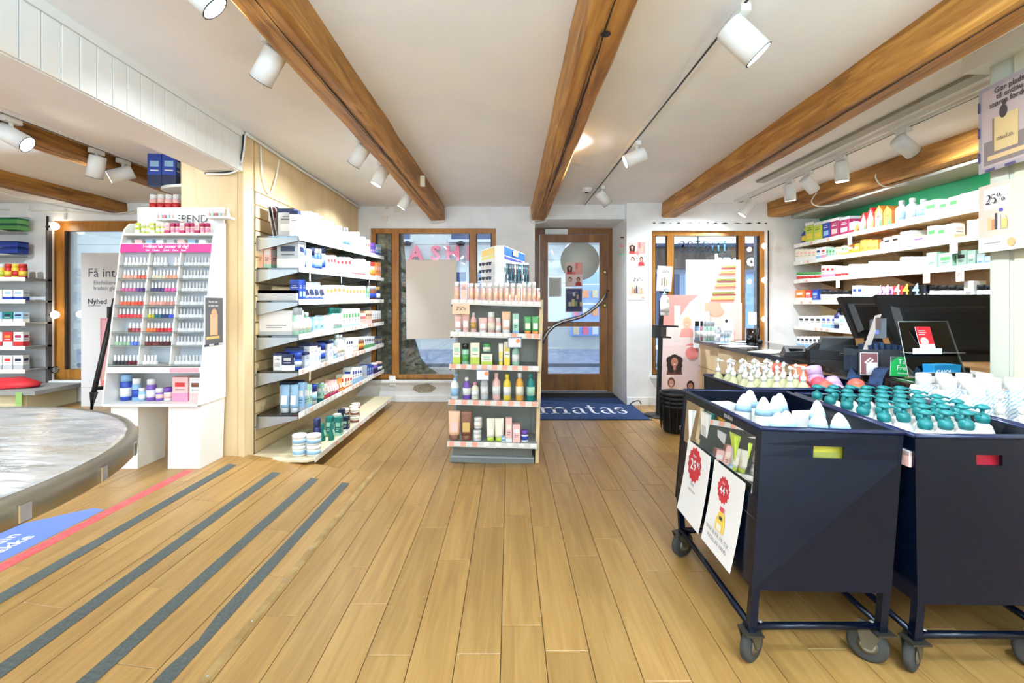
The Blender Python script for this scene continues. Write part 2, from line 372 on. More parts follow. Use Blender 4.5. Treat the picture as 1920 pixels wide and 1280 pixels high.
# soffit with boards
mb = MB(); mb.box(-2.14, -1.885, YB, 3.30, 2.125, 2.41, m_ceil); sof = mb.build('trim_5', kind='structure')
sb = MB(); bw = .0845
sb.cbox(-.015, 0, -bw/2+.002, bw/2-.002, 0, .235, m_white, .0015); bme = sb.mesh('panel')
y = 3.27; 
while y > YB: obj('panel', bme, sof, (-1.87, y, 2.128)); y -= bw
MB().box(-1.885, -1.862, YB, 3.3, 2.365, 2.41, m_white).build('trim_6', kind='structure')

# beams
def beam(x0, x1, y0, y1, zb, zt, dx=0, label='', seedv=0):
    mb = MB(); n = 26; rnd = random.Random(seedv); V = []
    for i in range(n+1):
        t = i/n; y = y0+(y1-y0)*t; o = dx*t; j = lambda a=.006: rnd.uniform(-a, a); c = .016+j(.004)
        xa, xb = x0+o, x1+o
        V += [(xa+j(), y, zt), (xa+j(), y, zb+c), (xa+c+j(.003), y, zb+j(.004)), (xb-c+j(.003), y, zb+j(.004)), (xb+j(), y, zb+c), (xb+j(), y, zt)]
    fs = []
    for i in range(n):
        for k in range(5): a = i*6+k; fs.append((a, a+1, a+7, a+6))
    fs += [(0,5,4,3,2,1), tuple(n*6+q for q in range(6))]
    mb.add(V, fs, m_beam)
    b = mb.build('ceiling_beam'); b.data.polygons.foreach_set('use_smooth', [False]*len(b.data.polygons))
    tag(b, label, 'beam', 'old timber ceiling beams')
    # drying cracks along the underside and the face that the aisle sees
    for q in range(3):
        cm = MB(); yy = [.9,2.6,1.7][q]+rnd.random()*.4; V = []; xc = (x0+x1)/2+dx*((yy-y0)/(y1-y0))+rnd.uniform(-.05,.03); N_ = 40; L_ = min(3.6, y1-yy-.1)
        for i in range(N_+1):
            t = i/N_; wv = (.006 if q == 0 else .003)*math.sin(PI*t)*rnd.uniform(.5,1)+.0006; xx = xc+rnd.uniform(-.002,.002)+.02*math.sin(2.2*t)+dx*L_*t/(y1-y0); V += [(xx-wv, yy+L_*t, zb-.0055), (xx+wv, yy+L_*t, zb-.0055)]
        cm.add(V, [(2*i,2*i+1,2*i+3,2*i+2) for i in range(N_)], M((34,18,8), .9, name='crack_dark')); cm.build('crack', b)
    return b
beam(-.97, -.80, YB, YL, 2.235, 2.412, 0, 'brown timber beam above the slatwall shelving, its end over the window with the plain board', 1)
b2 = beam(.272, .452, YB, YL, 2.235, 2.412, 0, 'brown knotty timber beam ending just beside the door head', 2)
beam(1.63, 1.81, YB, YR_, 2.235, 2.412, .19, 'long brown timber beam ending between door and pharmacy window', 3)
beam(3.58, 3.78, YB, YR_, 2.24, 2.412, -.5, 'brown timber beam along the pharmacy shelves', 4)
beam(-3.13, -2.96, YB, YW, 2.21, 2.312, 0, 'short-faced timber beam in the side room behind the spotlights', 5)
beam(-4.38, -4.2, YB, YW, 2.20, 2.312, 0, 'timber beam in the side room ending above its window', 6)
beam(-6.0, -5.82, YB, YW, 2.20, 2.312, 0, 'timber beam in the side room above the wall shelves', 8)
mb = MB(); mb.lathe([(.02,0),(.02,-.001),(.012,.006)], M((28,16,8), .9, name='knot'), 10, T=Matrix.Translation((.37, 1.8, 2.229))); mb.build('knot', b2)

# ------------------------------------------------------------------ windows and door
def window(name, x0, x1, z0, z1, Y, mull, m=m_frame, fw=.055, dep=.07, sill=True):
    fr = MB().box(x0, x1, Y, Y+dep, z1-fw, z1, m).build(name, kind='structure')
    P = lambda *a: MB().box(*a, m).build('frame', fr)
    P(x0, x1, Y, Y+dep, z0, z0+fw); P(x0, x0+fw, Y, Y+dep, z0+fw, z1-fw); P(x1-fw, x1, Y, Y+dep, z0+fw, z1-fw)
    xs = [x0+fw]
    for a, b in mull: P(a, b, Y-.005, Y+dep, z0+fw, z1-fw); xs += [a, b]
    xs.append(x1-fw)
    for i in range(0, len(xs), 2):
        MB().box(xs[i]+.001, xs[i+1]-.001, Y+dep*.55, Y+dep*.62, z0+fw+.001, z1-fw-.001, m_glass).build('pane', fr)
        for a, b in ((xs[i], xs[i]+.012), (xs[i+1]-.012, xs[i+1])): MB().box(a, b, Y+.012, Y+dep*.5, z0+fw, z1-fw, M((40,32,30), .6)).build('gasket', fr)
    if sill: MB().box(x0-.02, x1+.02, Y-.1, Y, z0-.03, z0, m_wall).build('sill', fr)
    return fr
X = lambda px, Y: (px-CX)*Y/F
w1 = window('window_1', wl[0], wl[1], wl[2], wl[3], YL+.05, [(X(735,YL+.05), X(748,YL+.05)), (X(881,YL+.05), X(893,YL+.05))])
w2 = window('window_2', wr[0], wr[1], wr[2], wr[3], YR_+.05, [(X(1251,YR_+.05), X(1263,YR_+.05)), (X(1385,YR_+.05), X(1396,YR_+.05))])
window('added_window', -5.4, 2.2, .34, 2.26, YB-.15, [(-3.0,-2.9),(-.3,-.2)], sill=False)  # made-up unseen rear window, put in to explain the soft fill
w3 = window('window_3', lwx0, lwx1, lwz0, lwz1, YW+.03, [], fw=.11)
serif('matas', .59, .19, M((140,186,228), .6, name='pale_vinyl'), w2, (X(1367,5.63), 5.69, 1.83), mirror=True)
MB().box(X(1281,5.68), X(1364,5.68), 5.688, 5.689, 1.985, 1.99, M((150,180,205), .6)).build('vinyl_line', w2)
# door
def D(px): return (px-CX)*YD/F
def DZ(py): return H+(CY-py)*YD/F
fr = MB().box(D(1001), D(1150), YD-.05, YD+.05, DZ(440), DZ(429), m_door).build('door_1', kind='structure')
for a in [(D(1001),D(1011),YD-.05,YD+.05,0,DZ(440)), (D(1139),D(1150),YD-.05,YD+.05,0,DZ(440))]: MB().box(*a, m_door).build('frame', fr)
lf = [(D(1012),D(1027),DZ(731),DZ(441)), (D(1124),D(1138),DZ(731),DZ(441)), (D(1027),D(1124),DZ(455),DZ(441)), (D(1027),D(1124),DZ(612),DZ(603)), (D(1027),D(1124),DZ(731),DZ(700))]
for nm, (a, b, c, d) in zip(['stile','stile','rail','rail','rail'], lf): MB().box(a, b, YD-.035, YD+.02, c, d, m_door).build(nm, fr)
for c, d in ((DZ(602.5),DZ(455.5)), (DZ(699.5),DZ(612.5))):
    MB().box(D(1027)+.001, D(1124)-.001, YD-.01, YD-.004, c, d, m_glass).build('pane', fr)
MB().box(D(1003), D(1150), YD-.12, YD+.05, -.005, .02, M((150,150,150), .4, .6)).build('threshold', fr)
hp = [(1016,642),(1020,632),(1028,620),(1040,609),(1055,602),(1072,598),(1090,593),(1105,584),(1118,574),(1128,563),(1136,553),(1139,544)]
MB().tube([(D(a)*.985, YD-.12, DZ(b)+.0) for a, b in hp], .024, M((150,145,140), .22, .9, name='brushed_steel'), 10, .6).build('door_handle', fr)
for a, b in ((1022,628),(1133,556)): MB().tube([(D(a), YD-.12, DZ(b)), (D(a), YD-.03, DZ(b))], .012, m_steel).build('handle_post', fr)
for b in (510, 573):
    MB().lathe([(.03,0),(.03,.006),(.012,.012)], M((196,176,120), .3, .8, name='brass'), 14, T=Matrix.Translation((D(1138)-.03, YD-.036, DZ(b))) @ Matrix.Rotation(PI/2, 4, 'X')).build('lock', fr)
MB().cbox(D(1021), D(1063), YD-.11, YD-.05, DZ(441), DZ(432), m_white).build('door_closer', fr)
for z in (DZ(470), DZ(690)): MB().lathe([(.009,0),(.009,.1)], m_steel, 8, T=Matrix.Translation((D(1005), YD-.055, z))).build('hinge', fr)
mb = MB(); mb.lathe([(.265,0),(.265,.001)], M((226,232,222), .7, name='white_disc'), 32, T=Matrix.Translation((D(1087), YD-.0105, DZ(489))) @ Matrix.Rotation(PI/2, 4, 'X'))
tag(mb.build('round_disc'), 'large round white disc on the door glass behind the pink poster', 'sign')  # plain pale disc on the inner side of the pane
PINK, PINK2, ROSE = (246,196,188), (240,150,140), (250,214,210)
def poster(name, label, cat, x, Y, z, wd, h, items, rot=(0,0,0), back=(240,240,238), th=.003, group=None, texts=()):
    o = MB().box(0, wd, 0, th, 0, h, M(back, .55, name='card')).build(name, None, (x, Y, z), rot)
    tag(o, label, cat, group)
    if items: obj('print', print_mesh(items), o)
    for i, t in enumerate(texts):
        s, size, c, tx, tz = t[:5]; letter(s, size, M(c, .6, name='ink'), o, (tx, -.0004*(len(items)+2), tz), UP, t[5] if len(t) > 5 else 0, t[6] if len(t) > 6 else 'LEFT')
    return o
def ladies(wd, h):
    r = [('r',0,0,wd,h,(250,226,220)), ('r',0,h*.52,wd*.52,h,(250,218,210)), ('r',wd*.55,h*.52,wd,h,(246,176,170)), ('r',wd*.6,h*.75,wd*.72,h*.98,(240,128,120))]
    s = wd*.24
    r += lady(wd*.24, h*.78, s, (58,36,30), (226,170,146), (204,70,66), True) + lady(wd*.27, h*.3, s, (92,56,44), (236,190,166), (250,226,214)) + lady(wd*.75, h*.3, s, (66,40,34), (222,160,136), (190,52,62))
    r += [('e', wd*.5, h*.56, wd*.1, wd*.1, (242,140,128)), ('e', wd*.82, h*.72, wd*.05, h*.12, (240,196,160))]
    return r
pw, p_h = D(1092)-D(1060), DZ(492)-DZ(537)
poster('poster', 'pink poster of three women taped inside the door glass', 'poster', D(1060), YD-.015, DZ(537.5), pw, p_h, ladies(pw, p_h))
it = [('r',.01,.01,pw-.01,p_h-.01,(58,60,104))]
for i, (a, b, c, d, cc) in enumerate([(.04,.1,.04,.06,(214,220,190)),(.085,.1,.04,.1,(222,206,140)),(.13,.1,.03,.07,(150,170,80)),(.17,.1,.03,.05,(40,44,60)),(.195,.1,.035,.06,(214,200,140)),(.1,.24,.035,.05,(220,226,220)),(.15,.2,.03,.06,(190,170,120))]): it.append(('r',a,b-.02,a+c,b-.02+d,cc))
poster('poster', 'dark blue poster with small jars taped inside the door glass', 'poster', D(1060), YD-.015, DZ(585), pw, DZ(539)-DZ(585), it, texts=[('saml din hudpleje', .022, (230,230,240), .02, .27), ('hos matas', .018, (230,230,240), .05, .25)])
poster('notice', 'plain grey notice on the door glass beside the posters', 'notice', D(1029), YD-.015, DZ(556), .17, .26, [('r',.02,.02,.15,.24,(206,210,206))])
# wall posters by the door
pw, p_h = X(1209,YR_)-X(1177,YR_), .28
poster('poster', 'pink poster of three women on the white wall beside the door', 'poster', X(1177,YR_), YR_-.006, H+(CY-500)*YR_/F, .21, .295, ladies(.21, .295))
def offer(wd, h, band=.3):
    r = [('r',0,0,wd,h,(222,206,192)), ('r',wd*.1,h*(1-band),wd*.9,h*.97,(250,250,248)), ('r',0,0,wd,h*.15,(250,248,246)), ('e',wd*.86,h*.09,wd*.07,wd*.07,(206,160,110))]
    for i, (a, wdd, hh, c) in enumerate([(.2,.1,.26,(214,168,120)),(.32,.09,.2,(150,110,84)),(.43,.11,.3,(84,76,88)),(.57,.1,.26,(206,196,214)),(.7,.14,.2,(222,186,130))]):
        r += [('r',wd*a,h*.28,wd*(a+wdd),h*(.28+hh*.75),c), ('r',wd*(a+wdd*.3),h*(.28+hh*.75),wd*(a+wdd*.7),h*(.28+hh),tuple(int(v*.7) for v in c))]
    return r
p = poster('poster', 'beige poster with a 25% price banner on the white wall beside the door', 'poster', X(1178,YR_), YR_-.006, H+(CY-562)*YR_/F, .20, .285, offer(.2,.285))
serif('25%', .12, .04, M((50,48,48), .6), p, (.05, -.009, .225))
for i, (py, c) in enumerate(((445,(20,20,24)),(461,(196,60,70)),(477,(40,150,100)))):
    tag(MB().box(X(1163.5,YR_), X(1169.5,YR_), YR_-.008, YR_, H+(CY-py)*YR_/F-.008, H+(CY-py)*YR_/F+.008, M(c, .5)).build('wall_sticker'), '%s dash-shaped sticker on the wall edge by the door' % ['black','red','green'][i], 'sticker', 'small stickers by the door')

wf = bpy.data.objects['wall_front']; rnd = random.Random(21); x = 1.70
while x < 3.05:
    l_ = rnd.uniform(.04,.12); z = 2.165+rnd.uniform(-.006,.006)
    MB().poly([(x,YR_-.001,z),(x+l_*.5,YR_-.001,z-.006*rnd.random()),(x+l_,YR_-.001,z),(x+l_*.6,YR_-.001,z+.012*rnd.random()+.004)], M((40,34,28), .9)).build('crack', wf); x += l_+rnd.uniform(.01,.06)
# ------------------------------------------------------------------ street outside
m_fac = noisy('pale_render', (190,194,192), (200,203,200), 3, .9, .1)
g = MB().box(-30, 30, YD+.12, 13.0, -.2, -.03, noisy('wet_asphalt', (120,128,150), (150,158,178), 6, .55, .3, .02, 9)).build('street', kind='structure')
MB().box(-30, -.3, 7.3, 9.2, -.03, -.02, noisy('tree_gravel', (120,112,104), (170,162,150), 40, .95, .6)).build('pavement', kind='structure')
MB().box(-30, 30, 9.3, 9.42, -.03, .03, M((110,116,130), .8)).build('kerb', kind='structure')
fa = thing('street_building', 'pale rendered building across the street with grooved wall and pink letters', 'building', (0, 13, 0))
MB().box(-14, 2.9, .02, 3, -.05, 9, m_fac).build('wall', fa)
for i in range(9): MB().box(-14, 2.9, 0, .02, 1.6+i*.42+.015, 1.6+(i+1)*.42, m_fac).build('wall_board', fa)
m_win = M((70, 84, 120), .15, name='dusk_window'); m_wl = M((120, 150, 215), .4, emit=.7, name='lit_shop_window')
for xa, xb in ((-3.9,-2.75),(-1.6,.1),(1.2,2.4)):
    wd_ = MB().box(xa, xb, -.03, .02, 3.02, 4.4, m_win).build('window', fa); MB().box(xa-.08, xb+.08, -.1, 0, 2.93, 3.0, M((210,216,232), .7)).build('sill', wd_)
for xa, xb in ((-6,-3.4),(-2.7,-1.2),(-.9,.3),(1.7,2.8)):
    wd_ = MB().box(xa, xb, -.03, .02, .35, 2.1, m_win if xa < 1 else m_wl).build('window', fa); MB().box(xa+.04, xb-.04, -.05, -.03, 1.2, 1.25, m_white).build('glazing_bar', wd_)
for i in range(4):
    for j in range(3): MB().box(1.75+.26*i, 1.9+.26*i, -.2, -.06, .4+.5*j, .6+.5*j, M([(214,196,160),(224,120,150),(220,224,228),(230,150,100)][(i+j) % 4], .6)).build('display_box', fa)
m_pk = M((226, 108, 128), .5, name='pink_sign'); m_pks = M((150,70,86), .5)
for ch, px in (('A',782),('S',818),('H',850),('I',880)):
    letter(ch, .56, m_pk, fa, ((px-CX)*13/F, -.12, 2.42), UP, .035, 'CENTER', .06)
for px in (766, 865):
    MB().lathe([(.09,0),(.13,.06),(.05,.12)], m_dark, 10, T=Matrix.Translation(((px-CX)*13/F, -.16, 2.82))).build('wall_lamp', fa)
fb = thing('street_shop', 'low shop building across the street with a dark fascia and white letters', 'building', (0, 14.5, 0))
MB().box(3.2, 20, 0, 4, -.05, 2.3, M((168,176,196), .8)).build('wall', fb)
MB().box(3.2, 20, -.3, 4, 2.3, 2.95, wood('dark_fascia', (60,48,44), (92,76,68), (122,104,92), (6,6,.6), .8, 0, .1)).build('fascia', fb)
MB().box(3.1, 20, -.4, 4.1, 2.95, 3.05, M((60,70,96), .6)).build('roof', fb)
for i in range(8): MB().box(3.5+i*.95, 4.3+i*.95, -.03, .01, .5, 2.15, m_wl if i % 2 == 0 else m_win).build('window', fb)
m_lt = M((250,250,252), .5, emit=1.2, name='lit_sign_letters')
for ch, px in (('h',1346),('n',1362),('d',1379),('o',1407),('o',1424)): letter(ch, .5, m_lt, fb, ((px-CX)*14.2/F, -.36, 2.38), UP, .03, 'CENTER', .03)
tr = thing('street_tree', 'thick mossy tree trunk standing on the street outside the window', 'tree', (-2.0, 8.2, -.02))
m_bark = noisy('mossy_bark', (44,36,26), (92,84,52), 14, .95, 1, .06, 9)
mb = MB(); rnd = random.Random(3); prof = [(.62,0),(.5,.1),(.4,.28),(.33,.6),(.29,1.1),(.27,1.8),(.26,2.6),(.24,4.5)]; n = 22; V = []
for j, (r, z) in enumerate(prof):
    for i in range(n):
        a = 2*PI*i/n; rr = r*(1+.14*math.sin(3*a+1+.2*j)+.07*math.sin(7*a)+rnd.uniform(-.03,.03)); V.append((rr*math.cos(a)-.06*z, rr*math.sin(a), z))
mb.add(V, [(j*n+i, j*n+(i+1)%n, (j+1)*n+(i+1)%n, (j+1)*n+i) for j in range(len(prof)-1) for i in range(n)], m_bark, True); mb.build('trunk', tr)
for a, b in (((-.3,0,4.3),(-1.4,.3,6.2)), ((-.25,0,4.3),(.9,.2,6.4))): MB().tube([a, ((a[0]+b[0])/2, .1, 5.1), b], [.17,.13,.08], m_bark).build('branch', tr)

# ------------------------------------------------------------------ spotlights, tracks
m_lamp = M((255, 252, 244), .4, emit=14, name='lamp_glow'); m_spot = M((232,232,228), .4, name='spot_enamel')
def spot(mx, my, zc, aim, label, r=.05, L=.15, power=1.0, group='white track spotlights'):
    aim = Vector(aim).normalized(); o = thing('track_spotlight', label, 'spotlight', (mx, my, zc), 0, group)
    MB().cbox(-.02, .02, -.05, .05, -.03, 0, m_spot).build('adapter', o)
    MB().tube([(0,0,-.03),(0,0,-.075)], .011, m_spot).build('stem', o)
    q = Vector((0,0,-1)).rotation_difference(aim).to_matrix().to_4x4(); c = Vector((0,0,-.075-r*.6)); T = Matrix.Translation(c) @ q
    MB().lathe([(r*.9,L*.42),(r,L*.38),(r,-L*.6),(r*.93,-L*.6),(r*.9,-L*.56)], m_spot, 22, T=T).build('housing', o)
    MB().lathe([(r*1.02,-L*.6),(r*1.02,-L*.615),(r*.94,-L*.615),(r*.93,-L*.6)], m_dark, 22, T=T).build('rim', o)
    MB().lathe([(r*.9,-L*.607),(r*.9,-L*.612)], m_lamp, 22, T=T).build('lamp_face', o)
    li = bpy.data.lights.new('spot_lamp', 'AREA'); li.shape = 'DISK'; li.size = r*1.7; li.energy = SPOT_W*power*(1.5 if my > 4.1 else 1.2 if my > 3 else 1); li.spread = math.radians(110); li.color = (.80, .91, 1.0)
    lo = bpy.data.objects.new('spot_lamp', li); COL.objects.link(lo); lo.parent = o
    lo.matrix_local = T @ Matrix.Translation((0,0,-L*.63)); return o
def track(name, label, x0, x1, y0, y1, zc, w=.035, dark=True, m=m_spot):
    o = thing(name, label, 'light track', (0,0,zc)); a = math.atan2(x1-x0, y1-y0); L = math.hypot(x1-x0, y1-y0)
    T = Matrix.Translation((x0,y0,0)) @ Matrix.Rotation(-a, 4, 'Z')
    MB().box(-w/2, w/2, 0, L, -.022, 0, m, T=T).build('rail', o)
    if dark: MB().box(-w*.16, w*.16, .02, L-.02, -.0235, -.021, m_dark, T=T).build('slot', o)
    return o
track('light_track', 'white light track hidden behind the beam over the slatwall', -1.08, -1.08, -2, 5.6, 2.41)
for i, (y, aim, pw_) in enumerate([(1.60,(.6,.3,-.65),.6),(2.12,(-.6,.25,-.75),.35),(3.40,(-.6,.2,-.75),.7),(3.95,(-.45,-.1,-.9),1),(4.9,(-.6,0,-.9),1),(.3,(-.5,.3,-1),1),(-1.2,(.3,0,-1),1)]):  # last two spots are added out of view for more light
    spot(-1.08, y, 2.388, aim, 'white spotlight on the track beside the first beam, %s from the camera end' % ordn(i+1), power=pw_)
track('light_track', 'white light track with dark slot between the two middle beams', .97, .90, -2, 5.62, 2.41)
for i, (y, aim, r) in enumerate([(1.91,(.55,-.1,-.62),.058),(3.46,(-.85,.1,-.35),.05),(4.75,(.5,.15,-.55),.05),(.2,(.2,.4,-1),.05),(-1.4,(.1,.2,-1),.05)]):  # the final pair is unseen, added to light the room
    spot(.94, y, 2.388, aim, 'white spotlight on the middle track, %s from the camera end' % ordn(i+1), power=[1.5,1.4,.7,1,1][i], r=r, L=.17 if i == 0 else .15)
track('cable_tray', 'wide grey-green rail on the ceiling beside the pharmacy beam', 2.48, 2.46, -2, 4.6, 2.41, .085, False, M((150,150,136), .5, name='greygreen_rail'))
track('conduit', 'thin white conduit on the ceiling above the counter', 2.62, 2.62, -2, 5.45, 2.41, .02, False)
track('light_track', 'white light track above the shop counter', 2.69, 2.69, -2, 5.5, 2.41)
for i, (y, aim) in enumerate([(5.3,(-.5,.2,-.7)),(4.5,(.1,.1,-1)),(4.22,(.6,.1,-.6)),(3.8,(.05,0,-1)),(3.2,(.8,.1,-.55)),(1.2,(.6,.3,-.8)),(-.5,(.2,0,-1))]):  # last two are extra lamps added outside the view
    spot(2.69, y, 2.388, aim, 'white spotlight over the counter, %s from the street end' % ordn(i+1), power=.7)
track('light_track', 'white light track in the side room beside its beam', -2.9, -2.9, -2, 4.6, 2.31)
for i, (y, aim) in enumerate([(2.75,(.75,.2,-.45)),(3.32,(-.25,.1,-.9)),(3.55,(-.6,-.45,-.35)),(1.5,(-.4,.3,-1)),(0,(-.4,.4,-1))]):  # last two are unseen, added for light
    spot(-2.92, y, 2.288, aim, 'white spotlight in the side room, %s from the camera end' % ordn(i+1), power=.25 if i == 0 else .5)
track('light_track', 'white light track over the side room shelves', -4.9, -4.9, -2, 4.2, 2.31)
for i, y in enumerate([.6, 2.2, 3.6]): spot(-4.9, y, 2.288, (-.2,.5,-1), 'white spotlight over the side room shelves, %s from the camera end' % ordn(i+1))
# made-up hanging luminaires behind the camera, added for fill and ceiling light
def luminaire(x, y, z, sx, sy, wt, label, drop=.55):
    o = thing('added_luminaire', label, 'added light', (x, y, z), 0, 'added luminaires behind the camera')
    MB().cbox(-sx/2, sx/2, -sy/2, sy/2, -.04-drop, -drop, m_spot, .01).build('housing', o)
    MB().box(-sx/2+.01, sx/2-.01, -sy/2+.01, sy/2-.01, -.046-drop, -.0401-drop, M((255,253,248), .4, emit=5, name='diffuser_glow')).build('diffuser', o)
    li = bpy.data.lights.new('added_lamp', 'AREA'); li.shape = 'RECTANGLE'; li.size = sx; li.size_y = sy; li.energy = wt; li.color = (.95,.975,1.0)
    lo = bpy.data.objects.new('added_lamp', li); COL.objects.link(lo); lo.parent = o; lo.location = (0,0,-.05-drop)
    if drop:
        l2 = li.copy(); l2.energy = UP_W; l2.color = (.48, .76, 1.0); l3 = bpy.data.objects.new('added_lamp', l2); COL.objects.link(l3); l3.parent = o; l3.location = (0,0,.005-drop); l3.rotation_euler = (PI,0,0)  # bluish uplight added to brighten the ceiling
        for x_ in (-.5,.5): MB().tube([(x_*sx,0,0),(x_*sx,0,-drop)], .004, m_steel, 6).build('suspension', o)
for i, (x, y) in enumerate([(-.2,-1.6),(-.2,-.6),(2.1,-1.2),(-2.75+.0,-1.0)][:3]): luminaire(x, y, 2.41, 1.3, .3, FILL_W, 'added unseen luminaire behind the camera, %s' % ['over the rear aisle','over the centre aisle','over the counter side'][i])
luminaire(-3.6, -.8, 2.31, 1.0, .3, FILL_W*.7, 'added unseen luminaire behind the camera, in the side room')
# smoke detector, small boxes and cables
sd = tag(MB().lathe([(.055,0),(.055,-.02),(.03,-.04),(.012,-.045)], m_pure, 18).build('smoke_detector', None, (X(1100,4.9), 4.9, 2.41)), 'white round smoke detector on the ceiling in front of the door', 'detector')
MB().lathe([(.02,-.041),(.02,-.048)], m_dark, 12).build('lens', sd)
for nm, lb, px, py, Y, s in [('junction_box','small white box on the wall above the plain-board window',725,388,YL,.05),('junction_box','small cream box on the wall beside the slatwall top',745,391,YL,.07),('wall_disc','pale round cover on the wall above the window',723,410,YL,.05)]:
    x, _, z = at(px, py, Y); tag(MB().cbox(x-s/2, x+s/2, Y-.02, Y, z-s*.6, z+s*.6, M((236,230,214), .5), .006).build(nm), lb, 'wall box')
tag(MB().cbox(-.80, -.76, 4.2, 4.24, 2.26, 2.35, M((244,236,208), .5)).build('sensor_box'), 'small cream sensor box on the side of the first beam', 'sensor')
def cable(label, pts, r=.006, c=(236,234,226)):
    P = [Vector(p) for p in pts]; out = []
    for i in range(len(P)-1):
        for t in range(6):
            t /= 6; a = P[max(i-1,0)]; b = P[i]; c_ = P[i+1]; d = P[min(i+2,len(P)-1)]
            out.append(.5*((2*b)+(c_-a)*t+(2*a-5*b+4*c_-d)*t*t+(3*b-a-3*c_+d)*t**3))
    out.append(P[-1]); return tag(MB().tube(out, r, M(c, .5, name='cable'), 6).build('cable'), label, 'cable')
cable('white cable looping down the birch panel top', [(-1.855,3.5,2.38),(-1.85,3.52,2.15),(-1.85,3.62,2.05),(-1.85,3.72,2.2),(-1.855,3.78,2.36)])
cable('black cable under the white soffit end', [(-2.12,3.27,2.11),(-1.98,3.27,2.115),(-1.9,3.27,2.14),(-1.862,3.27,2.25),(-1.858,3.28,2.38)], .007, (40,40,42))
cable('white cable beside the black one under the soffit end', [(-2.1,3.25,2.1),(-1.95,3.25,2.1),(-1.87,3.25,2.14),(-1.845,3.26,2.25),(-1.845,3.28,2.38)])
cable('long white cable along the ceiling edge of the birch panel', [(-1.85,3.3,2.395),(-1.85,4.2,2.39),(-1.84,5.0,2.392),(-1.84,5.76,2.38)], .012)
cable('white cable hanging in a hook from the pharmacy beam, street end', [(3.2,4.8,2.4),(3.06,4.75,2.25),(3.1,4.7,2.18),(3.3,4.7,2.2)])
cable('white cable hanging in a hook from the pharmacy beam, counter end', [(3.26,4.1,2.4),(3.16,4.05,2.3),(3.2,4.0,2.2),(3.4,4.0,2.22)])
cable('thin white cable round the end of the first beam', [(-1.0,5.77,2.4),(-.985,5.77,2.22),(-.88,5.77,2.2),(-.785,5.77,2.24),(-.78,5.77,2.4)], .005)
cable('thin white cable round the end of the second beam', [(.25,5.77,2.4),(.262,5.77,2.22),(.36,5.77,2.2),(.462,5.77,2.24),(.465,5.77,2.4)], .005)
cable('white cable along the top of the side room wall', [(-6.9,5.13,2.26),(-5.6,5.13,2.24),(-4.3,5.13,2.19),(-4.0,5.13,2.22),(-3.2,5.13,2.25)], .01)
cable('white cable from the side room beam end to the wall', [(-4.9,4.3,2.29),(-4.6,4.6,2.2),(-4.3,5.0,2.17),(-4.1,5.12,2.22)], .006)
tag(MB().cbox(-5.45,-5.25,5.12,5.16,2.15,2.27,m_pure).build('junction_box'), 'white junction box at the top of the side room wall', 'wall box')
tag(MB().cbox(-5.0,-4.86,5.13,5.16,2.13,2.25,m_pure,.01).build('junction_box'), 'white square cover above the side room window', 'wall box')
tag(MB().cbox(X(736,YL)-.04,X(736,YL)+.04,YL-.03,YL,.2,.32,m_pure,.01).build('power_socket'), 'white power socket low on the wall beside the slatwall deck', 'socket')
cable('dark cable on the floor beside the door mat', [(1.43,5.57,.01),(1.46,5.5,.06),(1.52,5.5,.07),(1.56,5.56,.02)], .006, (50,46,44))
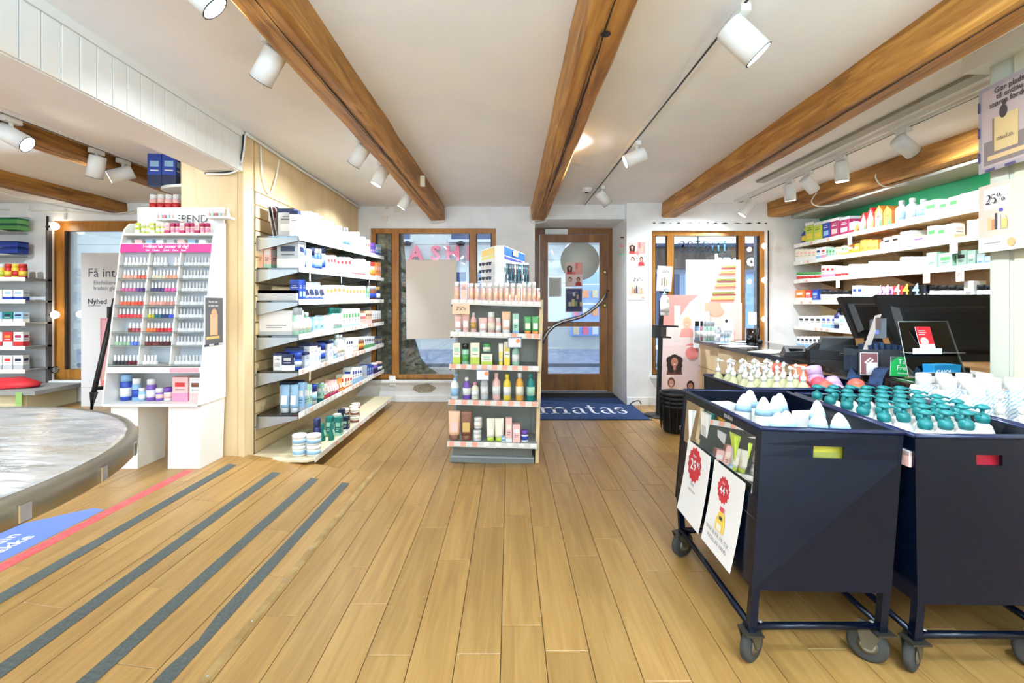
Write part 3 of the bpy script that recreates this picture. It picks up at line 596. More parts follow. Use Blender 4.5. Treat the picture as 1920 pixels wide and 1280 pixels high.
# ------------------------------------------------------------------ product makers: meshes are cached and shared, every product is its own object
_pm = {}
def shade(c, k): return tuple(max(0, min(255, int(v*k))) for v in c)
def parts_of(kind, w, d, h, c1, c2, c3):
    key = (kind, round(w,3), round(d,3), round(h,3), c1, c2, c3)
    if key in _pm: return _pm[key]
    r = min(w, d)/2; seg = 14; P = []; m1 = M(c1, .42, name='packaging'); m2 = M(c2, .45, name='printed'); m3 = M(c3, .4, name='printed')
    def pr(items, side=True):
        mb = MB()
        def face(T, ww):
            for i, (a, b, c, dd, m) in enumerate(items):
                y = -.0006-.0003*i; mb.add([(a*ww,y,b*h),(c*ww,y,b*h),(c*ww,y,dd*h),(a*ww,y,dd*h)], [(0,1,2,3)], m, T=T)
        face(Matrix.Translation((0,-d/2,0)), w)
        if side:
            face(Matrix.Translation((w/2,0,0)) @ Matrix.Rotation(PI/2, 4, 'Z'), d); face(Matrix.Translation((-w/2,0,0)) @ Matrix.Rotation(-PI/2, 4, 'Z'), d)
        return mb.mesh('print')
    ink = M(shade(c1, .55) if sum(c1) > 380 else (226,228,230), .6, name='ink')
    if kind in ('box', 'box_low', 'box_top'):
        P.append(('', MB().cbox(-w/2, w/2, -d/2, d/2, 0, h, m1, min(.002, w*.08)).mesh('carton')))
        if kind == 'box_top': P.append(('lid', MB().cbox(-w/2-.0008, w/2+.0008, -d/2-.0008, d/2+.0008, h*.86, h+.001, m2, .002).mesh('lid'))); it = [(-.34,.2,.34,.45,m3),(-.3,.6,.3,.64,ink),(-.2,.7,.2,.73,ink)]
        elif kind == 'box_low': it = [(-.5,0,.5,.34,m2),(-.32,.6,.32,.78,m3),(-.3,.46,.3,.5,ink)]
        else: it = [(-.5,.0,.5,.16,m2),(-.34,.52,.34,.74,m3),(-.28,.38,.28,.42,ink),(-.28,.3,.16,.33,ink)]
        P.append(('print', pr(it)))
    elif kind == 'house':
        p = [(-w/2,0),(w/2,0),(w/2,h*.74),(0,h),(-w/2,h*.74)]; mb = MB()
        v = [(x,-d/2,z) for x,z in p]+[(x,d/2,z) for x,z in p]; mb.add(v, [(0,1,2,3,4),(9,8,7,6,5),(0,5,6,1),(1,6,7,2),(2,7,8,3),(3,8,9,4),(4,9,5,0)], m1)
        P.append(('', mb.mesh('carton')))
        P.append(('print', print_mesh_m([('p',[(-w*.42,.0),(w*.42,.0),(w*.42,h*.5),(0,h*.9),(-w*.42,h*.5)],m2),('p',[(0,0),(w*.42,0),(w*.42,h*.45),(w*.1,h*.25)],m3),('r',-w*.3,h*.5,w*.25,h*.55,ink)], -d/2)))
    elif kind == 'bottle':
        P.append(('', MB().lathe([(r*.9,0),(r,h*.02),(r,h*.62),(r*.9,h*.7),(r*.42,h*.8),(r*.4,h*.84)], m1, seg).mesh('bottle')))
        P.append(('cap', MB().lathe([(r*.5,h*.83),(r*.5,h*.985),(r*.42,h)], m2, seg).mesh('cap'))); P.append(('label', MB().lathe([(r*1.012,h*.2),(r*1.012,h*.52)], m3, seg).mesh('label')))
    elif kind == 'round':       # slim bottle with a wide cap
        P.append(('', MB().lathe([(r*.88,0),(r,h*.015),(r,h*.7),(r*.86,h*.74)], m1, seg).mesh('bottle')))
        P.append(('cap', MB().lathe([(r*.9,h*.735),(r*.9,h*.97),(r*.8,h)], m2, seg).mesh('cap'))); P.append(('label', MB().lathe([(r*1.012,h*.16),(r*1.012,h*.5)], m3, seg).mesh('label')))
    elif kind == 'pump':
        P.append(('', MB().lathe([(r*.92,0),(r,h*.02),(r,h*.56),(r*.85,h*.66),(r*.4,h*.73),(r*.38,h*.76)], m1, seg).mesh('bottle')))
        P.append(('pump_head', MB().lathe([(r*.42,h*.75),(r*.42,h*.82),(r*.18,h*.83),(r*.12,h*.94),(r*.3,h*.945),(r*.28,h*.985),(r*.1,h)], m2, 10).tube([(0,0,h*.965),(r*.7,0,h*.965),(r*.95,0,h*.94)], r*.1, m2, 6).mesh('pump_head')))
        P.append(('label', MB().lathe([(r*1.012,h*.12),(r*1.012,h*.44)], m3, seg).mesh('label')))
    elif kind == 'dome':        # white body under a wide flat teal pump
        P.append(('', MB().lathe([(r*.9,0),(r,h*.03),(r,h*.62),(r*.75,h*.72),(r*.4,h*.76)], m1, seg).mesh('bottle')))
        P.append(('pump_head', MB().lathe([(r*.42,h*.75),(r*.6,h*.77),(r*.64,h*.82),(r*.52,h*.865),(r*.2,h*.885),(r*.18,h*.93),(r*.6,h*.945),(r*.64,h*.96),(r*.4,h*.99),(r*.1,h)], m2, 12).tube([(0,0,h*.965),(r*.8,0,h*.965),(r*1.1,0,h*.945)], r*.12, m2, 6).mesh('pump_head')))
        P.append(('label', MB().lathe([(r*1.012,h*.12),(r*1.012,h*.5)], m3, seg).mesh('label')))
    elif kind == 'flask':
        P.append(('', MB().lathe([(r*.92,0),(r,h*.02),(r,h*.81),(r*.88,h*.85),(r*.5,h*.865)], m1, 18).mesh('bottle')))
        P.append(('cap', MB().lathe([(r*.58,h*.86),(r*.58,h*.985),(r*.54,h)], m2, 16).mesh('cap')))
    elif kind == 'oval':        # upside-down rounded bottle
        P.append(('', MB().lathe([(r*.9,0),(r,h*.1),(r,h*.55),(r*.9,h*.75),(r*.66,h*.9),(r*.3,h*.98),(r*.1,h)], m1, 16, sy=.62).mesh('bottle')))
        P.append(('label', MB().lathe([(r*.86,h*.80),(r*.74,h*.87)], m3, 16, sy=.64).mesh('label')))
    elif kind == 'tube':
        mb = MB(); n = 14; V = []; L = [(h*.18,1,.92),(h*.3,1.02,.85),(h*.6,1.05,.5),(h*.9,1.08,.12),(h,1.08,.07)]
        for z, a, b in L:
            for i in range(n): t = 2*PI*i/n; V.append((w/2*a*math.cos(t), d/2*b*math.sin(t), z))
        fs = [(j*n+i, j*n+(i+1)%n, (j+1)*n+(i+1)%n, (j+1)*n+i) for j in range(len(L)-1) for i in range(n)]+[tuple(range(n-1,-1,-1)), tuple((len(L)-1)*n+i for i in range(n))]
        mb.add(V, fs, m1, True); P.append(('', mb.mesh('tube'))); P.append(('cap', MB().lathe([(w*.42,0),(w*.46,h*.02),(w*.46,h*.18)], m2, n, sy=d/w).mesh('cap')))
        P.append(('label', MB().add([(-w*.34,-d*.49,h*.3),(w*.34,-d*.49,h*.3),(w*.34,-d*.3,h*.62),(-w*.34,-d*.3,h*.62)], [(0,1,2,3)], m3).mesh('label')))
    elif kind == 'jar':
        P.append(('', MB().lathe([(r*.86,0),(r*.98,h*.08),(r*.98,h*.6),(r*.9,h*.66)], m1, 18).mesh('jar')))
        P.append(('lid', MB().lathe([(r,h*.66),(r,h*.96),(r*.93,h)], m2, 18).mesh('lid'))); P.append(('label', MB().lathe([(r*.995,h*.2),(r*.995,h*.52)], m3, 18).mesh('label')))
    elif kind == 'polish':
        P.append(('', MB().cbox(-w/2, w/2, -d/2, d/2, 0, h*.42, m1, w*.18).mesh('bottle'))); P.append(('cap', MB().lathe([(w*.3,h*.42),(w*.34,h*.46),(w*.27,h)], m2, 8).mesh('cap')))
    elif kind == 'flat':        # lying pack
        P.append(('', MB().cbox(-w/2, w/2, -d/2, d/2, 0, h, m1, .002).mesh('carton'))); P.append(('lid', MB().box(-w/2, w/2, -d/2, d/2, h*.7, h+.001, m2).mesh('lid')))
    elif kind == 'pouch':
        mb = MB(); n = 12; V = []
        for z, a, b in [(0,.9,.9),(h*.1,1,1),(h*.55,1,.7),(h*.92,1,.12),(h,1,.05)]:
            for i in range(n): t = 2*PI*i/n; V.append((w/2*a*math.cos(t)*(1.15 if abs(math.cos(t))>.8 else 1), d/2*b*math.sin(t), z))
        fs = [(j*n+i, j*n+(i+1)%n, (j+1)*n+(i+1)%n, (j+1)*n+i) for j in range(4) for i in range(n)]+[tuple(range(n-1,-1,-1)), tuple(4*n+i for i in range(n))]
        mb.add(V, fs, m1, True); P.append(('', mb.mesh('pouch'))); P.append(('label', MB().add([(-w*.3,-d*.5,h*.2),(w*.3,-d*.5,h*.2),(w*.3,-d*.36,h*.6),(-w*.3,-d*.36,h*.6)], [(0,1,2,3)], m3).mesh('label')))
    _pm[key] = P; return P
def print_mesh_m(items, y0):
    mb = MB()
    for i, it in enumerate(items):
        y = y0-.0006*(i+1)
        if it[0] == 'p': mb.poly([(p[0], y, p[1]) for p in it[1]], it[2])
        else: mb.poly([(it[1],y,it[2]),(it[3],y,it[2]),(it[3],y,it[4]),(it[1],y,it[4])], it[5])
    return mb.mesh('print')
NAME = {'box':('product_carton','box'),'box_low':('product_carton','box'),'box_top':('product_carton','box'),'house':('gable_carton','box'),'bottle':('bottle','bottle'),'round':('round_bottle','bottle'),
        'pump':('pump_bottle','bottle'),'dome':('pump_bottle','bottle'),'oval':('shower_bottle','bottle'),'flask':('round_bottle','bottle'),'tube':('cream_tube','tube'),'jar':('cream_jar','jar'),'polish':('nail_polish','nail polish'),'flat':('flat_carton','box'),'pouch':('refill_pouch','pouch')}
nprod = 0
def prod(kind, label, loc, rz, w, d, h, c1, c2, c3, group=None, tilt=(0,0), txt=None):
    global nprod
    P = parts_of(kind, w, d, h, tuple(c1), tuple(c2), tuple(c3)); nm, cat = NAME[kind]
    o = obj(nm, P[0][1], None, loc, (tilt[0], tilt[1], rz)); tag(o, label, cat, group); nprod += 1
    for n_, me in P[1:]: obj(n_, me, o)
    if txt: letter(txt[0], txt[1], M(txt[2], .5, name='ink'), o, (txt[3], -d/2-.0025, txt[4]), UP, .02)
    return o
C = dict(white=(240,240,238), cream=(244,236,214), blue=(36,66,160), navy=(24,34,70), lblue=(150,190,222), teal=(20,120,110), mint=(170,214,190), green=(86,160,90), yg=(190,206,70), yellow=(236,206,70),
         orange=(236,140,60), red=(206,50,50), pink=(240,150,180), rose=(246,196,188), mag=(170,40,90), purple=(120,80,170), silver=(178,184,190), grey=(196,198,200), black=(26,26,28), brown=(120,70,44), sage=(140,164,146), peach=(246,196,160), gold=(200,160,80), amber=(222,160,60), dblue=(34,40,90))
# one row of products on a shelf that runs along Y. side -1: shelf on the slatwall, +1: pharmacy shelf
def row(side, XF, zf, items, where, group, conv, depth=.11, deep=None):
    k = 0
    for it in items:
        c1_, c2_, top, kind, ca, cb, cc, desc = it[:8]; n = it[8] if len(it) > 8 else 1
        for j in range(n):
            a = c1_+(c2_-c1_)*j/n; b = c1_+(c2_-c1_)*(j+1)/n
            pa, py = conv(a, top); pb, _ = conv(b, top)
            Ya, Yb = abs(XF*F/(pa-CX)), abs(XF*F/(pb-CX)); Ym = (Ya+Yb)/2; wd = abs(Yb-Ya)*.95; z = zf(Ym)
            h = H+(CY-py)*Ym/F-z; k += 1
            if h < .02: h = .03
            rnd = kind in ('bottle','round','pump','jar','tube','oval','dome','pouch')
            dd = min(wd, .09) if rnd else min(depth, max(.05, wd*1.3)) if not (deep and k in deep) else deep[k]
            if rnd: wd = min(wd, .1)
            prod(kind, '%s, %s from the %s on the %s' % (desc, ordn(k), 'column' if side < 0 else 'street end', where), (XF+side*dd/2, Ym, z), PI/2 if side < 0 else -PI/2, wd, dd, h, C[ca], C[cb], C[cc], group)

# ------------------------------------------------------------------ birch column, partition and slatwall shelving
mb = MB(); mb.box(-2.30, -1.905, 3.29, 3.42, 0, 2.41, m_birch); col = mb.build('wall_column', kind='structure')
MB().cbox(-1.905, -1.862, 3.29, 3.42, 0, 2.41, m_birch, .004).build('edge_post', col)
MB().box(-1.93, -1.885, 3.42, YL, 0, 2.41, m_birch).build('wall_partition', kind='structure')
WX = -1.865
su = thing('shelving_unit', 'long slatwall shelving with glass shelves between the birch column and the window', 'shelving', (0,0,0))
MB().box(WX-.022, WX, 3.44, YL-.005, 2.03, 2.40, m_birch).build('top_panel', su)
MB().box(WX-.022, WX-.006, 3.43, 3.45, .1, 2.03, M((120,110,92), .6, .3)).build('end_rail', su)
for (ya, yb) in ((3.45,4.12),(4.12,5.13),(5.13,5.79)):
    sm = MB().add([(-.012,ya+.002,0),(0,ya+.002,.004),(0,yb-.002,.004),(-.012,yb-.002,0),(-.012,ya+.002,.094),(0,ya+.002,.09),(0,yb-.002,.09),(-.012,yb-.002,.094)], [(0,3,2,1),(4,5,6,7),(1,2,6,5),(0,1,5,4),(2,3,7,6),(3,0,4,7)], m_slat).mesh('slat')
    for i in range(20): obj('slat', sm, su, (WX, 0, .1+.0965*i))
MB().box(WX-.022, WX-.0121, 3.45, YL-.01, .1, 2.03, M((74,58,38), .8)).build('groove_backing', su)
sz = [(1.70,1.78),(1.465,1.517),(1.223,1.25),(.964,.978),(.703,.711),(.383,.389)]
SF = -1.55
for i, (za, zb) in enumerate(sz):
    zf = lambda y, za=za, zb=zb: za+(zb-za)*(y-3.44)/2.33
    def sl(y0, y1, x0, x1, t0, t1, m): return MB().hexa([(x0,y0,zf(y0)+t0),(x1,y0,zf(y0)+t0),(x1,y1,zf(y1)+t0),(x0,y1,zf(y1)+t0)], [(x0,y0,zf(y0)+t1),(x1,y0,zf(y0)+t1),(x1,y1,zf(y1)+t1),(x0,y1,zf(y1)+t1)], m)
    sh = sl(3.46, 5.78, WX+.002, SF-.004, -.012, 0, m_shelfglass).build('shelf', su)
    sl(3.46, 5.79, SF-.004, SF+.003, -.03, .012, m_rail).build('price_rail', sh)
    for yy in (3.455, 4.12, 5.13, 5.76):
        z = zf(yy); MB().add([(WX,yy,z-.11),(WX,yy,z-.013),(SF-.01,yy,z-.013),(SF-.01,yy,z-.035),(WX,yy+.014,z-.11),(WX,yy+.014,z-.013),(SF-.01,yy+.014,z-.013),(SF-.01,yy+.014,z-.035)], [(0,3,2,1),(4,5,6,7),(0,1,5,4),(1,2,6,5),(2,3,7,6),(3,0,4,7)], m_steel).build('bracket', sh)
    rnd = random.Random(i*5+1); m_tags = MB().box(0, .0015, 0, .036, 0, .026, m_tag).mesh('price_tag'); m_tagw = MB().box(0, .0015, 0, .04, 0, .026, M((248,246,240), .6)).mesh('price_tag')
    y = 3.5
    while y < 5.7:
        obj('price_tag', m_tags if rnd.random() < (.55 if 4.6 < y < 5.5 else .2) else m_tagw, sh, (SF+.0035, y, zf(y)-.022)); y += .06+rnd.random()*.05
m_deck = M((224,206,170), .5, name='beige_deck')
dk = MB().prism([(WX,3.37),(-1.6,3.3),(-1.42,3.3),(-1.385,3.34),(-1.385,5.60),(WX,5.60)], .085, .10, m_deck).build('deck', su)
MB().prism([(WX,3.41),(-1.47,3.36),(-1.47,5.56),(WX,5.56)], 0, .085, M((190,172,138), .6)).build('plinth', su)
MB().box(-1.386, -1.38, 3.34, 5.6, .072, .112, m_rail).build('price_rail', dk)
y = 3.6; rnd = random.Random(9)
while y < 5.5: obj('price_tag', m_tags if rnd.random() < .3 else m_tagw, dk, (-1.3795, y, .078)); y += .1+rnd.random()*.08
for i, (i_s, y, t, c) in enumerate([(1,3.62,'25%',(246,206,176)),(1,4.3,'20%',(208,222,234)),(1,5.15,'25%',(246,206,190)),(4,3.62,'25%',(246,206,176))]):
    z = sz[i_s][0]+(sz[i_s][1]-sz[i_s][0])*(y-3.44)/2.33
    o = MB().box(-.04, .04, -.001, .001, -.09, 0, M(c, .6, name='card')).build('offer_card', None, (SF+.012, y, z-.005), (0,0,PI/2+.3))
    tag(o, '%s offer card under the slatwall shelf, %s from the top, %s along' % (['salmon','pale blue','pink','peach'][i], ordn(i_s+1), ['first','second','third','first'][i]), 'sign')
    serif(t, .055, .02, M((90,70,60), .6), o, (-.027, -.003, -.045))
A = lambda cx, cy: (440+cx/3.46, 250+cy/3.46)
B = lambda cx, cy: (440+cx/4.266, 580+cy/4.266)
def lrow(i, items, conv, deep=None):
    za, zb = sz[i]; row(-1, SF-.02, lambda y: za+(zb-za)*(y-3.44)/2.33, items, ['top','second','third','fourth','fifth','sixth'][i]+' slatwall shelf', 'packs on the %s glass shelf of the slatwall' % ['top','second','third','fourth','fifth','sixth'][i], conv, deep=deep)
lrow(0, [(410,430,505,'box_top','white','navy','grey','white carton with navy top'),(430,520,512,'box','white','white','grey','white care carton',3),(520,552,520,'round','lblue','white','white','pale blue bottle',2),(552,590,535,'bottle','white','silver','grey','white bottle',2),
    (590,640,570,'box','white','lblue','grey','white carton with pale blue band',2),(640,700,600,'box','white','white','silver','white carton',3),(700,760,612,'bottle','white','grey','lblue','white flacon',3),(760,812,640,'box','white','cream','grey','white slim carton',4),
    (812,850,672,'box_low','white','pink','purple','white and pink carton',3),(850,880,690,'box','rose','purple','mag','pink and purple carton',3),(880,915,712,'box','purple','white','blue','lilac carton',3),(915,950,722,'box_low','lblue','blue','white','blue carton',3)], A)
lrow(1, [(418,430,700,'round','silver','silver','blue','silver and blue bottle'),(430,470,705,'round','blue','silver','lblue','blue bottle with silver lid',3),(472,500,750,'box','white','white','grey','white carton'),(500,530,740,'jar','blue','navy','lblue','cobalt jar'),(530,575,745,'round','blue','silver','lblue','cobalt bottle',2),(575,600,740,'round','silver','navy','blue','silver bottle'),
    (600,660,792,'box_low','white','white','red','white carton with red print',3),(660,760,805,'box_low','white','rose','red','white and rose carton',4),(760,850,815,'box','white','red','grey','white carton with red foot',5),(850,880,830,'box_top','white','peach','orange','cream carton with peach lid',3),(880,915,835,'round','peach','red','orange','orange bottle with red cap',3),(915,950,838,'box','orange','white','rose','orange carton',3)], A)
lrow(2, [(418,462,950,'box_top','blue','blue','lblue','bright blue carton',2),(462,590,965,'tube','white','blue','navy','white tube with blue cap',4),(592,640,985,'box','white','peach','orange','white carton with orange print',2),(640,720,985,'box_low','white','white','orange','white low carton',3),(720,850,990,'box','white','cream','orange','white carton with orange line',6),(850,875,1000,'box','mint','white','green','mint carton',2),(875,925,990,'round','brown','silver','blue','brown bottle',4),(925,950,995,'round','dblue','gold','white','dark blue bottle',2)], A)
lrow(3, [(408,450,1130,'round','mint','silver','white','mint bottle with silver cap',2),(450,510,1160,'bottle','mint','white','cream','pale green bottle',2),(512,582,1190,'box','lblue','white','white','pale blue carton',2),(582,640,1180,'box_low','white','cream','peach','white carton on the mint tray',3),(640,700,1130,'round','mint','teal','white','mint bottle with teal cap',3),(700,812,1135,'box','white','mint','green','white carton with mint foot',6),(815,850,1165,'box','rose','peach','red','salmon carton',3),(850,890,1150,'box_low','peach','rose','brown','peach carton',3),(890,950,1150,'box_low','white','brown','grey','white carton with dark marks',4)], A)
lrow(4, [(505,560,345,'jar','blue','blue','silver','shiny blue jar'),(560,600,345,'box_top','silver','navy','white','silver carton'),(602,665,265,'box_top','white','navy','grey','white carton with navy lid',2),(668,690,280,'box_top','white','navy','lblue','slim white carton'),(692,752,270,'jar','white','blue','blue','white jar with blue band'),(752,790,250,'box_top','white','navy','grey','white carton with black lid'),(790,835,240,'tube','lblue','lblue','white','light blue tube'),(838,890,200,'bottle','white','white','cream','white tall bottle',2),
    (892,945,222,'box_low','white','cream','navy','white carton with dark print',3),(945,990,220,'box','cream','peach','white','cream carton',3),(990,1040,218,'round','brown','white','orange','amber bottle with white cap',4),(1040,1120,215,'box_low','white','green','navy','white carton with green foot',6),(1120,1180,215,'box','navy','white','gold','navy and white carton',5)], B)
lrow(5, [(545,575,598,'box','lblue','lblue','white','pale teal carton'),(575,620,600,'box','mint','lblue','white','clear teal carton',2),(622,690,600,'jar','white','blue','lblue','white jar with blue lid'),(700,718,590,'box','mint','teal','white','mint slim carton'),(720,745,600,'box_low','white','red','peach','white and red carton'),(747,840,560,'tube','rose','mag','white','pink tube with magenta cap',5),(842,880,545,'tube','orange','orange','cream','orange tube',2),(880,940,520,'box','cream','orange','red','cream carton with orange foot',3),(940,1020,462,'box_low','white','lblue','blue','white carton with blue stripe',4),(1022,1060,450,'box','silver','silver','lblue','silver carton',2),(1060,1110,442,'box','blue','white','lblue','blue and white carton',3),(1110,1150,425,'round','purple','white','navy','dark purple bottle',3),(1150,1185,415,'round','dblue','rose','white','navy bottle with pink cap',3)], B)
# goods at the column end, seen from the side aisle
def endgood(kind, px0, px1, ptop, Y, zb_, ca, cb, cc, d, label, group='packs at the column end of the slatwall'):
    w_ = (px1-px0)*Y/F; x = ((px0+px1)/2-CX)*Y/F; h = H+(CY-ptop)*Y/F-zb_
    return prod(kind, label, (x, Y+d/2, zb_), 0, w_, d, h, C[ca], C[cb], C[cc], group)
endgood('box_top', 521, 551, 391, 3.50, 1.702, 'grey','navy','white', .09, 'grey white carton with navy lid at the column end of the top slatwall shelf')
endgood('box_low', 519, 560, 450, 3.50, 1.467, 'silver','white','navy', .1, 'large silver carton with a navy label at the column end of the second slatwall shelf')
endgood('box', 483, 493, 455, 3.50, 1.467, 'peach','rose','white', .1, 'beige carton against the slats on the second slatwall shelf')
endgood('box', 494, 508, 455, 3.50, 1.467, 'rose','mint','white', .1, 'beige and mint carton against the slats on the second slatwall shelf')
o1 = endgood('flat', 481, 556, 544, 3.48, 1.225, 'grey','navy','white', .12, 'long flat white carton with navy lid, lower of two on the third slatwall shelf')
o2 = endgood('flat', 488, 556, 533, 3.49, 1.225+.12, 'grey','navy','white', .11, 'long flat white carton with navy lid, upper of two on the third slatwall shelf')
endgood('box', 485, 552, 582, 3.50, .966, 'white','grey','white', .16, 'large white shipping carton on the fourth slatwall shelf')
endgood('box_top', 512, 528, 662, 3.49, .705, 'white','navy','grey', .1, 'small white carton with navy lid, nearest the column on the fifth slatwall shelf')
endgood('box_low', 528, 549, 664, 3.47, .705, 'navy','white','grey', .08, 'navy carton over a white one at the column end of the fifth slatwall shelf')
endgood('box_top', 532, 560, 652, 3.60, .705, 'blue','navy','silver', .09, 'blue and navy carton behind the navy one on the fifth slatwall shelf')
for i, (a, b) in enumerate(((524,540),(542,556))): endgood('tube', a, b, 722, 3.50, .385, 'lblue','silver','white', .05, 'tall pale blue tube, %s from the column on the sixth slatwall shelf' % ordn(i+1))
for i in range(3): endgood('box_top', 524+13*i, 536+13*i, 716, 3.66, .385, 'white','navy','grey', .09, 'white carton with black lid behind the blue tubes, %s from the column' % ordn(i+1))
endgood('box', 558, 570, 718, 3.55, .385, 'lblue','silver','white', .06, 'blue grey carton beside the tall pale blue tubes')
# magazines and a white card leaning on the top shelf
for i in range(4):
    o = MB().box(-.002, .002, 0, .15, 0, .24, M([(150,140,140),(196,190,186),(120,110,112),(206,196,190)][i], .5)).build('magazine', None, (-1.76+.022*i, 3.50+.012*i, 1.704), (0, -.2, 0))
    tag(o, 'magazine leaning on the slats at the top shelf end, %s of four from the column' % ordn(i+1), 'magazine', 'magazines on the top slatwall shelf')
    MB().box(.0021, .0025, .01, .14, .15, .22, M([(60,60,70),(150,60,60),(200,190,180),(80,90,110)][i], .5)).build('cover_print', o)
tag(MB().box(-.05, .05, 0, .003, 0, .22, m_white).build('blank_card', None, (-1.70, 3.60, 1.704), (-.05,0,0)), 'blank white card standing behind the grey carton on the top slatwall shelf', 'card')
# bottom deck goods
for i, (x, z) in enumerate(((-1.53,.1),(-1.53,.178),(-1.425,.1),(-1.425,.178))):
    prod('jar', 'white round cream tub on the deck, %s of the %s stack' % (['bottom','top'][i % 2], ['wall-side','aisle-side'][i//2]), (x, 3.42, z), 0, .1, .1, .074, C['white'], C['white'], C['lblue'], 'white tubs on the slatwall deck')
prod('round', 'dark blue tall bottle on the deck beside the white tubs', (-1.445, 3.53, .1), 0, .055, .055, .24, C['dblue'], C['dblue'], C['white'])
for i, (x, y, h, k, ca, cb) in enumerate([(-1.505,3.78,.14,'tube','teal','teal'),(-1.44,3.80,.14,'tube','teal','teal'),(-1.50,3.92,.16,'box','teal','green'),(-1.43,3.94,.15,'box','teal','mint'),(-1.49,4.06,.15,'box_top','teal','white'),(-1.42,4.08,.12,'box','navy','white'),(-1.50,4.2,.16,'box','navy','lblue')]):
    prod(k, ['dark green tube','dark green tube','dark green carton','dark green carton','dark green carton with white lid','navy carton','navy carton'][i]+' on the deck, %s from the near end' % ordn(i+2), (x, y, .1), PI/2, .06, .05, h, C[ca], C[cb], C['mint'], 'green and navy packs on the slatwall deck')
for i, (x, y, z) in enumerate([(-1.52,4.34,.1),(-1.43,4.34,.1),(-1.52,4.34,.17),(-1.43,4.34,.17),(-1.48,4.46,.1),(-1.48,4.46,.17),(-1.5,4.58,.1),(-1.5,4.58,.17)]):
    prod('jar', 'small white printed jar on the deck past the navy cartons, %s' % ordn(i+1), (x, y, z), 0, .08, .08, .066, C['white'], C['cream'], C['brown'], 'small white jars on the slatwall deck')

# ------------------------------------------------------------------ pharmacy wall shelves
PF = 3.40
rz_ = [1.896, 1.69, 1.478, 1.23, .937, .70]
pu = thing('wall_shelving', 'birch wall shelves of the pharmacy side behind the counter', 'shelving', (0,0,0))
MB().box(XR-.02, XR-.004, 2.3, YR_-.2, .3, 2.02, m_birch).build('back_panel', pu)
for i, z in enumerate(rz_):
    z -= .0; sh = MB().box(PF-.02, XR-.021, 2.3, YR_-.03, z-.022, z, m_birch).build('shelf', pu)
    MB().box(PF-.026, PF-.02, 2.3, YR_-.03, z-.03, z+.012, m_rail).build('price_rail', sh)
    for yy in (3.0, 4.2, 5.2): MB().add([(XR-.02,yy,z-.12),(XR-.02,yy,z-.022),(PF+.02,yy,z-.022),(PF+.06,yy,z-.04),(XR-.02,yy+.012,z-.12),(XR-.02,yy+.012,z-.022),(PF+.02,yy+.012,z-.022),(PF+.06,yy+.012,z-.04)], [(0,3,2,1),(4,5,6,7),(0,1,5,4),(1,2,6,5),(2,3,7,6),(3,0,4,7)], M((120,96,64), .6)).build('bracket', sh)
    y = 5.4; rnd = random.Random(i+40)
    while y > 3.0: obj('price_tag', m_tags if rnd.random() < .35 else m_tagw, sh, (PF-.0285, y, z-.022)); y -= .09+rnd.random()*.1
for i, (k_, y, t) in enumerate([(0,4.63,'25%'),(1,3.55,'25%'),(2,4.8,'20%'),(2,3.78,'25%'),(2,3.5,'20%')]):
    o = MB().box(-.045, .045, -.001, .001, -.1, 0, M([(236,224,226),(252,250,244),(252,232,200),(252,226,196),(252,240,224)][i], .6)).build('offer_card', None, (PF-.04, y, rz_[k_]-.01), (0,0,-PI/2-.25))
    tag(o, 'pale offer card under the %s pharmacy shelf, %s from the street end' % (ordn(k_+1), ordn(i+1)), 'sign', 'offer cards on the pharmacy shelves'); serif(t, .06, .022, M((150,90,70), .6), o, (-.03, -.003, -.06))
R = lambda cx, cy: (1460+cx/4.174, 330+cy/4.174)
def rrow(i, items): row(1, PF, lambda y: rz_[i], items, ['top','second','third','fourth','fifth','sixth'][i]+' pharmacy shelf', 'packs on the %s pharmacy shelf' % ['top','second','third','fourth','fifth','sixth'][i], R, depth=.14)
rrow(0, [(162,205,410,'bottle','blue','yg','yellow','blue bottle with lime cap'),(207,340,362,'box_top','yg','white','yellow','lime carton with white top',2),(342,400,345,'box_top','blue','white','lblue','blue carton with white top'),(402,470,330,'box_top','mag','white','rose','crimson carton with white top'),(472,552,322,'box_top','mag','grey','rose','dark crimson carton'),(552,592,360,'box_low','white','red','white','white carton with red foot'),(592,636,358,'house','white','orange','red','small white gabled carton'),
    (638,690,285,'house','red','white','green','red gabled carton'),(690,748,245,'house','red','cream','yg','tall red gabled carton'),(750,815,230,'house','orange','cream','green','orange gabled carton'),(817,885,232,'house','orange','yellow','green','bright orange gabled carton'),(890,960,192,'bottle','white','grey','lblue','white round-shouldered bottle'),(965,1050,172,'bottle','white','white','grey','tall white bottle'),(1052,1132,180,'bottle','white','grey','lblue','white bottle'),
    (1136,1240,190,'box','white','white','green','white carton with small green mark'),(1245,1322,188,'box','white','mint','green','white and green carton'),(1326,1410,160,'box','cream','cream','green','cream carton'),(1412,1500,135,'box','cream','yg','white','pale lime carton'),(1502,1590,112,'box','peach','cream','white','peach carton'),(1592,1700,95,'box','cream','cream','white','cream tall carton')])
